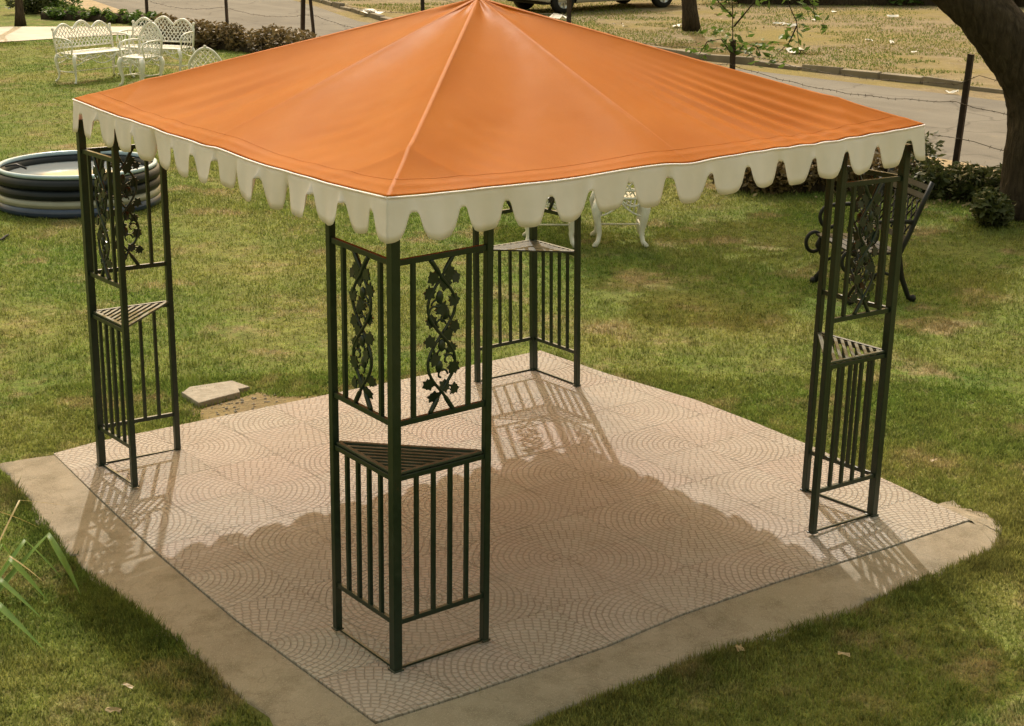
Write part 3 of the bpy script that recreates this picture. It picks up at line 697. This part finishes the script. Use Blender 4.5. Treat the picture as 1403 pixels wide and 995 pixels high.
for k in range(3):
    a = k * 2 * PI / 3 + 2.6; q = lambda r, z: (r * math.cos(a), r * math.sin(a), z)
    mb = MB(); mb.tube([q(.24, .61), q(.27, .52), q(.20, .36), q(.13, .22), q(.17, .10), q(.27, .02)], [.02, .022, .018, .014, .014, .018], 8); mb.ball(q(.275, .018), .02); mb.build('leg', M['white_metal'], tb)
mb = MB(); mb.tube([(.15 * math.cos(a), .15 * math.sin(a), .2) for a in [2 * PI * k / 20 for k in range(20)]], .008, 6, closed=True); mb.build('stretcher', M['white_metal'], tb)

# ------------------------------------------------------------------ black iron bench
bb = tag(empty('park_bench', (6.47, 3.50, GZ), face(-.92, .40)), 'black iron bench with scrolled arms on the shaded lawn behind the right corner tower', 'bench')
bb.scale = (.9, .9, .94); bw = .40
mb = MB()
for i in range(6): mb.box((0, -.20 + .078 * i, .425 - .004 * i), (2 * bw, .06, .022))
mb.build('seat', M['black_metal'], bb, .004)
mb = MB(); byf = lambda z: .23 + .42 * (z - .44)
for z in (.52, .86, .93): mb.bar((-bw, byf(z), z), (bw, byf(z), z), .02, .045, (0, .4, 1))
lattice(mb, bw - .02, lambda x: .83, .545, byf, .06, .008)
mb.build('backrest', M['black_metal'], bb)
for s in (-1, 1):
    mb = MB(); x = s * bw
    mb.tube([(x, byf(.97) + .01, .98), (x, byf(.8), .8), (x, byf(.55), .55), (x, .20, .40), (x, .24, .2), (x, .31, .04), (x, .34, .015)], [.024, .022, .022, .026, .024, .022, .028], 8)
    mb.tube([(x, -.16, .42), (x, -.20, .33), (x, -.14, .22), (x, -.16, .1), (x, -.22, .02)], [.026, .03, .024, .024, .032], 8)
    mb.ball((x, -.23, .025), .034); mb.ball((x, .35, .025), .034)
    mb.tube([(x, -.24 + .075 * math.cos(a), .36 + .085 * math.sin(a)) for a in [2 * PI * k / 20 for k in range(20)]], .017, 7, closed=True)
    mb.tube([(x, -.1, .2), (x, .05, .26), (x, .22, .2)], .014, 6)
    mb.build('end_frame', M['black_metal'], bb)
    mb = MB(); mb.tube([(x, byf(.66), .66), (x, .15, .675), (x, -.05, .672)] + [(x, -.10 + .095 * math.cos(a), .575 + .095 * math.sin(a)) for a in [PI / 2 + .3 + 5.2 * k / 20 for k in range(21)]], .018, 7); mb.build('armrest', M['black_metal'], bb)

# ------------------------------------------------------------------ barbed wire fence
fp = [(10.3, -3.0), (10.6, 1.6), (10.89, 6.28), (11.31, 10.155), (11.72, 14.0), (12.2, 18.5), (12.69, 22.98), (12.10, 25.35), (11.6, 27.95)]
fn = tag(empty('wire_fence', (11.6, 14, GZ)), 'barbed wire fence on dark iron posts between lawn and road', 'fence')
fo = -Vector(fn.location)
lean = [(0, .03), (.02, 0), (.03, -.09), (0, .02), (.01, 0), (0, .02), (-.12, .03), (-.02, .02), (0, .01)]; fz = GZ - .02
hts = [1.4, 1.4, 1.36, 1.16, 1.6, 1.5, 1.7, 1.7, 1.6]
for (x, y), (lx, ly), h in zip(fp, lean, hts):
    mb = MB(); a = Vector((x, y, fz)); b = Vector((x + lx, y + ly, fz + h)); w = .062
    mb.bar(a, b, w, .012, (1, 0, 0)); mb.bar(a + Vector((.031, .031, 0)), b + Vector((.031, .031, 0)), .012, w, (1, 0, 0)); mb.bar(a + Vector((0, -.02, 0)), b + Vector((0, -.02, 0)), .05, .04)
    mb.build('post', M['post'], fn, loc=fo)
mb = MB(); mb.bar((12.60, 23.25, fz), (12.55, 23.0, fz + 1.7), .07, .07); mb.build('brace_post', M['post'], fn, loc=fo)
for z in (.50, .86, 1.18):
    mb = MB(); pts = []
    for (a, la, ha), (b, lb, hb) in zip(list(zip(fp, lean, hts)), list(zip(fp, lean, hts))[1:]):
        for i in range(16):
            t = i / 16; zz = min(z, 1.05) if ha < 1.3 or hb < 1.3 else z
            pts.append(Vector((a[0] + (b[0] - a[0]) * t - .035, a[1] + (b[1] - a[1]) * t, fz + zz - .10 * math.sin(PI * t) + .008 * math.sin(t * 37 + z * 9))))
    mb.tube(pts, .0035, 5)
    for p, q in zip(pts, pts[1:]):
        L = (q - p).length; k = max(1, int(L / .12))
        for i in range(k):
            c = p.lerp(q, (i + .5) / k); e = Vector((rnd.uniform(-1, 1), rnd.uniform(-.5, .5), rnd.uniform(-1, 1))).normalized() * .018; mb.tube([c - e, c + e], .003, 4)
    mb.build('barbed_wire', M['wire'], fn, loc=fo)

# ------------------------------------------------------------------ foliage
def leaf_cloud(centers, radii, n, size, seed, squash=1.0, flat=.5):
    r = np.random.default_rng(seed); C = np.asarray(centers, float); R = np.asarray(radii, float)
    wgt = R ** 2; k = r.choice(len(C), n, p=wgt / wgt.sum())
    d = r.normal(size=(n, 3)); d /= np.linalg.norm(d, axis=1)[:, None]
    p = C[k] + d * (R[k] * r.uniform(.15, 1, n) ** .5)[:, None] * np.array([1, 1, squash])
    u = r.normal(size=(n, 3)); u[:, 2] *= flat; u /= np.linalg.norm(u, axis=1)[:, None]
    w = np.cross(u, r.normal(size=(n, 3))); w /= np.linalg.norm(w, axis=1)[:, None]
    nn = np.cross(u, w)
    s = (size * r.uniform(.55, 1.3, n))[:, None]
    v = np.stack([p - u * s, p + w * s * .42 + nn * s * .12, p + u * s, p - w * s * .42 + nn * s * .12], 1).reshape(-1, 3)
    i = np.arange(n)[:, None] * 4
    return v, np.concatenate([np.concatenate([i, i + 1, i + 2], 1), np.concatenate([i, i + 2, i + 3], 1)])
def shrub(name, loc, rad, h, n, size, mat, label, cat, seed, group=None, clumps=7):
    r = random.Random(seed); root = tag(empty(name, (loc[0], loc[1], GZ)), label, cat, group)
    cs, rs = [], []
    for k in range(clumps):
        a = r.uniform(0, 2 * PI); q = r.uniform(0, .7); rr = r.uniform(.35, .6)
        cs.append((rad[0] * q * math.cos(a), rad[1] * q * math.sin(a), h * r.uniform(.3, .75))); rs.append(min(rad[0], rad[1], h) * rr)
    mb = MB()
    for c in cs: mb.tube([(c[0] * .2, c[1] * .2, 0), (c[0] * .6, c[1] * .6, c[2] * .6), c], [.02, .012, .006], 5)
    mb.build('stems', M['bark'], root)
    v, f = leaf_cloud(cs, rs, n, size, seed); v[:, 2] = np.abs(v[:, 2]); obj('foliage', np_mesh('foliage', v, f), mat, root); return root
def hedge(name, pts, wid, h, n, size, mat, label, seed, cat='hedge'):
    c = (sum(p[0] for p in pts) / len(pts), sum(p[1] for p in pts) / len(pts)); root = tag(empty(name, (c[0], c[1], GZ)), label, cat); r = random.Random(seed)
    P = dens(pts, 14); cs, rs = [], []; mb = MB()
    for x, y in P:
        for _ in range(2):
            q = (x - c[0] + r.gauss(0, wid * .3), y - c[1] + r.gauss(0, wid * .3), h * r.uniform(.3, .8)); cs.append(q); rs.append(h * r.uniform(.3, .55)); mb.tube([(q[0], q[1], 0), (q[0] + r.uniform(-.05, .05), q[1], q[2] + h * .3)], [.012, .004], 4)
    mb.tube([(x - c[0], y - c[1], .015) for x, y in P], .35 * wid, 6)
    mb.build('stems', M['bark'], root)
    v, f = leaf_cloud(cs, rs, n, size, seed); v[:, 2] = np.abs(v[:, 2]); obj('foliage', np_mesh('foliage', v, f), mat, root); return root
hedge('hedge', [(10.2, 24.6), (10.35, 23.4), (10.75, 22.2), (11.0, 20.6), (11.1, 18.6)], .45, .42, 9000, .05, M['leaf_brown'], 'low brownish clipped hedge behind the far white settee', 21)
hedge('hedge', [(10.3, 30.2), (10.9, 29.3), (11.4, 28.0), (11.5, 27.4)], .5, .22, 3200, .06, M['leaf_light'], 'low green hedge between path and road at upper left', 22)
hedge('hedge', [(8.7, 7.3), (9.2, 6.85), (9.8, 6.5), (10.1, 6.3)], .4, .34, 6500, .042, M['leaf_brown'], 'dry brown hedge seen under the canopy edge left of the right corner tower', 23)
hedge('hedge', [(9.6, 8.4), (9.9, 7.6), (10.3, 7.0), (10.6, 6.6)], .5, .45, 6500, .045, M['leaf_dark'], 'dark green hedge growing just behind the dry brown hedge', 27)
hedge('flower_bed', [(10.0, 6.1), (10.3, 5.6), (10.55, 5.0), (10.6, 4.4)], .5, .32, 6500, .04, M['leaf_dark'], 'dark planted bed at the foot of the leaning fence post', 24, 'flower bed')
hedge('hedge', [(25.5, 25.2), (27.3, 23.5), (29.3, 22.0), (31, 20.3)], 1.2, 1.0, 8000, .11, M['leaf_light'], 'dark green hedge at the far top right edge of the waste ground', 25)
shrub('shrub', (9.36, 4.50), (.55, .5), .30, 2600, .045, M['leaf_dark'], 'low dark shrub at the foot of the big tree', 'shrub', 31)
shrub('shrub', (10.5, 31.6), (.7, .7), .55, 1500, .06, M['leaf_dark'], 'dark round bush right of the thin trunk at the upper left corner', 'shrub', 32, None)
shrub('shrub', (11.25, 31.9), (.8, .7), .5, 1500, .06, M['leaf_light'], 'pale green bush at the upper left between trunk and road', 'shrub', 33)

def tree(name, loc, trunk_pts, trunk_r, limbs, crown, nleaf, size, mat, label, seed, squash=.6, extra=()):
    root = tag(empty(name, loc), label, 'tree'); mb = MB()
    mb.tube(trunk_pts, trunk_r, 16); r = random.Random(seed)
    for pts, rr in limbs: mb.tube(pts, rr, 12)
    top = Vector(trunk_pts[-1]); ends = [Vector(l[0][-1]) for l in limbs] or [top]
    cs, rs = [], []
    (cx, cy, cz), (rx, ry, rz_), k = crown
    for _ in range(k):
        d = Vector((r.gauss(0, 1), r.gauss(0, 1), r.gauss(0, 1))).normalized() * r.uniform(.25, 1)
        c = Vector((cx + d.x * rx, cy + d.y * ry, cz + d.z * rz_)); e = min(ends, key=lambda q: (q - c).length)
        m = e.lerp(c, .5) + Vector((0, 0, -.15)); mb.tube([e, m, c], [.05, .03, .01], 6)
        cs.append(c); rs.append(r.uniform(.35, .8) * min(rx, rz_ * 1.3) * .42)
    mb.build('trunk', M['bark'], root)
    v, f = leaf_cloud([tuple(c) for c in cs], rs, nleaf, size, seed, squash); obj('crown', np_mesh('crown', v, f), mat, root); return root
# big low-forking tree at the right edge (image-left is (-.81,.59))
bl = Vector((-.81, .59, 0)); bf = Vector((.59, .81, 0)); big_l = []
V = lambda a, b, z: tuple(bl * a + bf * b + Vector((0, 0, z)))
# V(left, away, up)
big_l.append(([V(-.02, .01, .35), V(-.01, .02, .8), V(.04, .02, 1.1), V(.13, .02, 1.3), V(.30, .02, 1.52), V(.58, .0, 1.85), V(1.0, .1, 2.25), V(1.8, .5, 2.6), V(2.4, 1.2, 3.3), V(2.6, 2.0, 4.0)], [.37, .365, .35, .33, .305, .27, .23, .19, .15, .10]))
big_l.append(([V(0, 0, 1.0), V(-.25, .05, 1.5), V(-.5, .1, 2.2), V(-.9, .6, 3.2), V(-1.1, 1.6, 4.2)], [.30, .28, .25, .19, .10]))
big_l.append(([V(.7, 0, 1.85), V(.75, .3, 2.4), V(.8, 1.0, 3.2), V(.6, 2.2, 4.2)], [.16, .15, .12, .07]))
big = tree('tree', (10.113, 4.574, GZ), [V(-.06, 0, -.05), V(-.02, 0, .12), V(0, 0, .5), V(0, .02, .85), V(-.02, .02, 1.05)], [.46, .40, .375, .365, .34], big_l,
     ((-.9, 3.9, 4.9), (3.3, 2.6, 1.3), 60), 19000, .09, M['leaf'], 'large dark tree with a leaning low fork at the right edge of the photo', 41)
tk = [c for c in big.children if c.name.startswith('trunk')][0]
sb = tk.modifiers.new('sub', 'SUBSURF'); sb.levels = sb.render_levels = 3
for sz, st in ((.35, .085), (.07, .035)):
    tx_ = bpy.data.textures.new('bark_relief', 'CLOUDS'); tx_.noise_scale = sz; tx_.noise_depth = 3; dm = tk.modifiers.new('relief', 'DISPLACE'); dm.texture = tx_; dm.strength = st; dm.texture_coords = 'LOCAL'
tree('tree', (19.96, 20.6, -.06), [(0, 0, -.05), (-.03, .04, .4), (-.10, .10, 1.2), (-.2, .2, 2.4)], [.20, .155, .14, .11], [([(-.2, .2, 2.4), (-.5, .3, 3.2)], [.1, .06]), ([(-.2, .2, 2.4), (.2, .5, 3.4)], [.1, .06])],
     ((.5, 1.0, 5.2), (1.6, 1.6, 1.0), 14), 3500, .11, M['leaf'], 'slim leaning tree on the waste ground right of the parked car', 42)
tree('tree', (9.292, 28.932, GZ), [(0, 0, -.05), (0, 0, .3), (.02, .02, 1.2), (0, .05, 2.6)], [.13, .085, .07, .065], [([(0, .05, 2.6), (-.4, .3, 3.4)], [.07, .04]), ([(0, .05, 2.6), (.3, .4, 3.6)], [.07, .04])],
     ((0, .6, 5.0), (1.1, 1.1, .9), 10), 2200, .1, M['leaf'], 'thin dark tree trunk standing behind the path at the upper left corner', 43)
# climbing plant on the short fence post
cr = tag(empty('climbing_plant', (11.31, 10.155, GZ)), 'leafy climbing plant sprawling over the short fence post above the canopy edge', 'climbing plant')
cl, cf = Vector((-.81, .59, 0)), Vector((.59, .81, 0)); Q = lambda a, b, z: tuple(cl * a + cf * b + Vector((0, 0, z)))
mb = MB(); tips = []
for pts in ([Q(0, .04, 0), Q(.03, .05, .6), Q(0, .05, 1.1), Q(.02, .02, 1.5), Q(.05, 0, 1.75)], [Q(0, .05, .95), Q(.15, .0, 1.15), Q(.32, -.02, 1.12), Q(.42, 0, .95)], [Q(0, .05, .9), Q(-.15, 0, 1.1), Q(-.3, .05, 1.05), Q(-.35, .05, .95)],
            [Q(0, 0, 1.3), Q(-.3, .1, 1.65), Q(-.6, .1, 1.7), Q(-.78, .12, 1.35), Q(-.82, .1, 1.05)], [Q(-.6, .1, 1.7), Q(-.95, .1, 1.6), Q(-1.02, .12, 1.35)], [Q(-.78, .1, 1.3), Q(-.7, .1, 1.1), Q(-.55, .1, .95)], [Q(0, 0, 1.4), Q(.2, 0, 1.6), Q(.3, 0, 1.75)]):
    mb.tube(pts, [.012] + [.007] * (len(pts) - 2) + [.003], 5); tips += pts[1:]
mb.build('stems', M['bark'], cr)
v, f = leaf_cloud(tips, [.17] * len(tips), 300, .062, 51); obj('foliage', np_mesh('foliage', v, f), M['leaf_light'], cr)
# strap-leaved plant at the left edge of the picture
sp_ = tag(empty('strap_leaf_plant', (-1.2, 1.62, GZ)), 'clump of long arching strap leaves and straw stems beside the apron', 'plant')
so = -Vector(sp_.location)
def strap(a, b, c, w, mat):
    a, b, c = Vector(a), Vector(b), Vector(c); N = 18; vs = []; fs = []
    for i in range(N + 1):
        t = i / N; p1 = a * (1 - t) ** 2 + b * 2 * t * (1 - t) + c * t * t; p2 = a.lerp(b, t * 2) if t < .5 else b.lerp(c, t * 2 - 1); p = p1.lerp(p2, .8)
        d = (b - a) * (2 * (1 - t)) + (c - b) * (2 * t); sdv = d.cross(Vector((0, 0, 1)));
        sdv = sdv.normalized() if sdv.length > 1e-5 else Vector((1, 0, 0)); ww = w * min(1, t * 5 + .35) * (1 - max(0, (t - .55) / .45) ** 1.3) + .0008
        vs += [p - sdv * ww, p + Vector((0, 0, -ww * .35)), p + sdv * ww]
    for i in range(N): fs += [(i * 3, i * 3 + 1, i * 3 + 4, i * 3 + 3), (i * 3 + 1, i * 3 + 2, i * 3 + 5, i * 3 + 4)]
    mb = MB(); mb.add(vs, fs, True); return mb.build('leaf', mat, sp_, loc=so)
strap((-1.15, 1.66, GZ), (-.793, 1.724, .25), (-.787, 1.414, .02), .026, M['strap'])
strap((-1.18, 1.66, GZ), (-.891, 1.776, .22), (-.785, 1.636, .02), .017, M['strap'])
strap((-1.2, 1.6, GZ), (-1.033, 1.608, .22), (-.933, 1.439, .02), .026, M['strap'])
strap((-1.22, 1.58, GZ), (-1.147, 1.45, .2), (-1.025, 1.259, .02), .016, M['strap'])
strap((-1.25, 1.4, GZ), (-1.25, 1.2, .2), (-1.12, .98, .0), .018, M['strap'])
strap((-1.24, 1.6, GZ), (-.98, 1.85, .2), (-.93, 1.75, .05), .012, M['strap'])
strap((-1.2, 1.7, GZ), (-.8, 2.1, .30), (-.32, 2.36, .02), .004, M['straw'])
strap((-1.2, 1.65, GZ), (-1.0, 1.9, .36), (-.72, 2.05, .12), .007, M['straw'])
strap((-1.22, 1.6, GZ), (-1.05, 1.55, .25), (-.95, 1.42, .12), .006, M['straw'])

# ------------------------------------------------------------------ litter and fallen leaves
def scrap(name, x, y, z, s, mat, label, cat, group):
    N = 4; a = rnd.uniform(0, 6); vs = []; el = rnd.uniform(.4, .8)
    for i in range(N):
        for j in range(N):
            u, v = (i / (N - 1) - .5) * s, (j / (N - 1) - .5) * s * el
            vs.append((u * math.cos(a) - v * math.sin(a), u * math.sin(a) + v * math.cos(a), .012 + rnd.uniform(0, .28) * s))
    mb = MB(); mb.add(vs, [(i * N + j, i * N + j + 1, (i + 1) * N + j + 1, (i + 1) * N + j) for i in range(N - 1) for j in range(N - 1)])
    return tag(mb.build(name, mat, loc=(x, y, z)), label, cat, group)
far = [(20.142, 21.242, .26), (19.274, 21.841, .12), (22.189, 20.421, .24), (22.039, 19.932, .30), (18.652, 16.35, .34), (25.311, 20.149, .25), (21.246, 17.053, .14), (21.288, 16.53, .2), (25.367, 21.919, .14), (23.524, 20.736, .12), (24.2, 21.3, .1), (22.8, 18.2, .1), (20.4, 15.2, .1)]
for x, y, s in far: scrap('litter_scrap', x, y, -.055, s, M['paper'], 'white scrap of paper litter on the waste ground beyond the road', 'litter', 'paper scraps on the waste ground')
scrap('litter_scrap', 16.45, 27.0, -.05, .5, M['paper'], 'white crumpled sheet lying by the kerb at the upper left', 'litter', None)
scrap('litter_scrap', 19.1, 23.9, -.055, .5, M['paper'], 'white paper on the ground in front of the parked car front wheel', 'litter', None)
scrap('litter_scrap', 16.57, 11.11, -.05, .18, M['paper'], 'small white scrap in the road gutter left of the big tree', 'litter', None)
for x, y, s, lb in ((-.965, .496, .05, 'pale dry leaf on the lawn at lower left below the dark long grass'), (-1.10, .33, .06, 'torn pale dry leaf at the bottom left edge of the photo'), (3.842, .435, .04, 'small pale dry leaf on the right lawn near the paving corner'), (1.62, -1.0, .05, 'brown dry leaf on the shaded lawn in front of the apron'), (1.30, -.70, .05, 'dry leaf lying in long grass at the apron edge')):
    scrap('dry_leaf', x, y, GZ + .012, s, M['leaf_dry'], lb, 'dry leaf', None)
for x, y, lb in ((9.9, 5.9, 'left'), ):
    pass
k = 600; y = rng.uniform(4, 32, k); x = 17.0 + np.abs(rng.normal(0, 4.5, k)); v, f = leaf_cloud(np.stack([x, y, np.full(k, -.05)], 1), np.full(k, .03), k, .035, 61, .3)
tag(obj('leaf_litter', np_mesh('leaf_litter', v, f), M['leaf_dry']), 'scattered dry fallen leaves on the waste ground', 'leaf litter', kind='stuff')
k = 500; P5 = [(9.3, 7.0), (10.2, 5.6), (10.6, 4.6)]; c5 = np.array([P5[i % 3] for i in range(k)]) + rng.normal(0, .35, (k, 2)); v, f = leaf_cloud(np.concatenate([c5, np.full((k, 1), GZ + .02)], 1), np.full(k, .05), k, .03, 62, .5)
tag(obj('leaf_litter', np_mesh('leaf_litter', v, f), M['leaf_dry']), 'dry fallen leaves under the hedge by the fence', 'leaf litter', kind='stuff')

# ------------------------------------------------------------------ parked car (only its lower edge is in the frame)
car = tag(empty('parked_car', (21.68, 25.15 + .75, -.06), .0), 'white parked saloon car at the top edge, only sill and wheels in view', 'car')
WB = 1.447; sec = []
prof = [(-2.15, .42, .62), (-2.05, .30, .78), (-1.7, .24, .84), (-1.0, .22, .90), (-.5, .22, .93), (.6, .22, .94), (1.3, .22, .95), (1.75, .24, .95), (2.1, .30, .90), (2.2, .45, .80)]
mb = MB(); vs = []
for x, zl, zh in prof:
    w = .80 * (1 - max(0, abs(x) - 1.6) ** 2 * .35)
    vs += [(x, -w * .93, zl), (x, -w, zl + .12), (x, -w * 1.01, (zl + zh) / 2 + .05), (x, -w * .95, zh - .05), (x, -w * .86, zh), (x, w * .86, zh), (x, w * .95, zh - .05), (x, w * 1.01, (zl + zh) / 2 + .05), (x, w, zl + .12), (x, w * .93, zl)]
n10 = len(prof); fs = [(i * 10 + k, i * 10 + (k + 1) % 10, (i + 1) * 10 + (k + 1) % 10, (i + 1) * 10 + k) for i in range(n10 - 1) for k in range(10)]
fs += [tuple(range(10)), tuple(range((n10 - 1) * 10, n10 * 10))[::-1]]
mb.add(vs, fs, True); body = mb.build('body', M['car_paint'], car)
cut = MB()   # wheel arches cut from the body
for x in (-WB, WB): cut.tube([(x, -1.2, .30), (x, 1.2, .30)], .36, 24)
ct = cut.mesh('arch_cut')
bmod = None
tmp = bpy.data.objects.new('wheel_arch_cut', ct); col.objects.link(tmp); tmp.parent = car
bpy.context.view_layer.update()
bmod = body.modifiers.new('arch', 'BOOLEAN'); bmod.object = tmp; bmod.operation = 'DIFFERENCE'; bmod.solver = 'EXACT'
dg = bpy.context.evaluated_depsgraph_get(); nm = bpy.data.meshes.new_from_object(body.evaluated_get(dg)); body.modifiers.clear(); body.data = nm
bpy.data.objects.remove(tmp)
mb = MB(); mb.box((0, 0, .36), (3.9, 1.36, .30)); mb.build('underbody', M['rubber'], car)
cab = [(-.95, .90), (-.35, 1.36), (.95, 1.38), (1.65, .93)]
mb = MB(); vs = [(x, -.72 if z < 1 else -.60, z) for x, z in cab] + [(x, .72 if z < 1 else .60, z) for x, z in cab]; mb.add(vs, [(0, 1, 2, 3), (7, 6, 5, 4), (0, 4, 5, 1), (1, 5, 6, 2), (2, 6, 7, 3)]); mb.build('window_glass', M['glass'], car, .02)
mb = MB(); mb.box((.3, 0, 1.385), (1.3, 1.2, .03)); mb.build('roof', M['car_paint'], car, .012)
for s in (-1, 1):
    mb = MB()
    for x0, z0, x1, z1 in ((-.95, .90, -.35, 1.36), (1.65, .93, .95, 1.38), (.28, .93, .26, 1.38)): mb.bar((x0, s * .725, z0), (x1, s * .612, z1), .05, .05)
    mb.build('pillar', M['car_paint'], car)
    mb = MB(); mb.box((-2.10, s * .58, .66), (.08, .30, .12)); mb.build('headlight', M['glass'], car, .02)
    mb = MB(); mb.box((2.16, s * .62, .70), (.08, .24, .14)); mb.build('tail_light', M['red'], car, .02)
    mb = MB(); mb.box((-.75, s * .86, .96), (.12, .14, .10)); mb.build('wing_mirror', M['car_paint'], car, .02)
    for q in (-.35, .62): 
        mb = MB(); mb.box((q, s * .815, .76), (.16, .03, .03)); mb.build('door_handle', M['alloy'], car)
for x in (-2.2, 2.24):
    mb = MB(); mb.box((x, 0, .42), (.14, 1.5, .18)); mb.build('bumper', M['car_paint'], car, .03)
for x in (-WB, WB):
    for s in (-1, 1):
        w = empty('wheel', (x, s * .70, .305)); w.parent = car
        mb = MB()
        def lat(mb, prof, n=28):
            vs = []
            for r, y in prof:
                for k in range(n): a = 2 * PI * k / n; vs.append((r * math.cos(a), y * s, r * math.sin(a)))
            mb.add(vs, [(i * n + k, i * n + (k + 1) % n, (i + 1) * n + (k + 1) % n, (i + 1) * n + k) for i in range(len(prof) - 1) for k in range(n)], True)
        lat(mb, [(.19, -.09), (.28, -.09), (.305, -.06), (.305, .06), (.28, .09), (.19, .085)]); mb.build('tyre', M['rubber'], w)
        mb = MB(); lat(mb, [(.19, .085), (.18, .07), (.10, .06), (.05, .085), (.001, .09)])
        for k in range(8): a = 2 * PI * k / 8; mb.bar((.06 * math.cos(a), s * .08, .06 * math.sin(a)), (.18 * math.cos(a), s * .08, .18 * math.sin(a)), .025, .02, (0, 1, 0))
        mb.build('rim', M['alloy'], w)

# ------------------------------------------------------------------ light, sky, camera
EL, AZ = math.radians(48.5), math.atan2(.876, .483)       # the sun stands behind the gazebo
sdir = Vector((math.cos(EL) * math.cos(AZ), math.cos(EL) * math.sin(AZ), math.sin(EL)))
L = bpy.data.lights.new('sun', 'SUN'); L.energy = 2.15; L.angle = math.radians(.55); L.color = (1, .945, .88)
so_ = bpy.data.objects.new('sun', L); col.objects.link(so_); so_.rotation_euler = (-sdir).to_track_quat('-Z', 'Y').to_euler()
wd = bpy.data.worlds.new('World'); scn.world = wd; wd.use_nodes = True
nt = wd.node_tree; sky = nt.nodes.new('ShaderNodeTexSky'); sky.sky_type = 'NISHITA'; sky.sun_disc = False
sky.sun_elevation = EL; sky.sun_rotation = PI / 2 - AZ; sky.dust_density = 6.5; sky.air_density = 3.2; sky.ozone_density = .6
hz = nt.nodes.new('ShaderNodeMix'); hz.data_type = 'RGBA'; hz.blend_type = 'MULTIPLY'; hz.inputs[0].default_value = 1; hz.inputs[7].default_value = (1.14, 1.0, .80, 1)   # dusty summer air
nt.links.new(sky.outputs[0], hz.inputs[6]); nt.links.new(hz.outputs[2], nt.nodes['Background'].inputs[0]); nt.nodes['Background'].inputs[1].default_value = .135
cd = bpy.data.cameras.new('camera'); co = bpy.data.objects.new('camera', cd); col.objects.link(co); scn.camera = co
cd.sensor_width = 36; cd.lens = 2364.04 / 1403 * 36; cd.clip_end = 1000
yaw, pit, rol = .943213, .284352, .002126
fw = Vector((math.cos(pit) * math.cos(yaw), math.cos(pit) * math.sin(yaw), -math.sin(pit))); rt = fw.cross(Vector((0, 0, 1))).normalized(); up = rt.cross(fw)
rt2 = rt * math.cos(rol) + up * math.sin(rol); up2 = -rt * math.sin(rol) + up * math.cos(rol)
mm = Matrix((rt2, up2, -fw)).transposed().to_4x4(); mm.translation = Vector((-3.442646, -5.577164, 3.228541)); co.matrix_world = mm
vs_ = scn.view_settings; vs_.view_transform = 'Standard'; vs_.look = 'None'; vs_.gamma = 1; vs_.exposure = .66; vs_.use_curve_mapping = False
scn.cycles.use_denoising = True
scn.cycles.max_bounces = 8
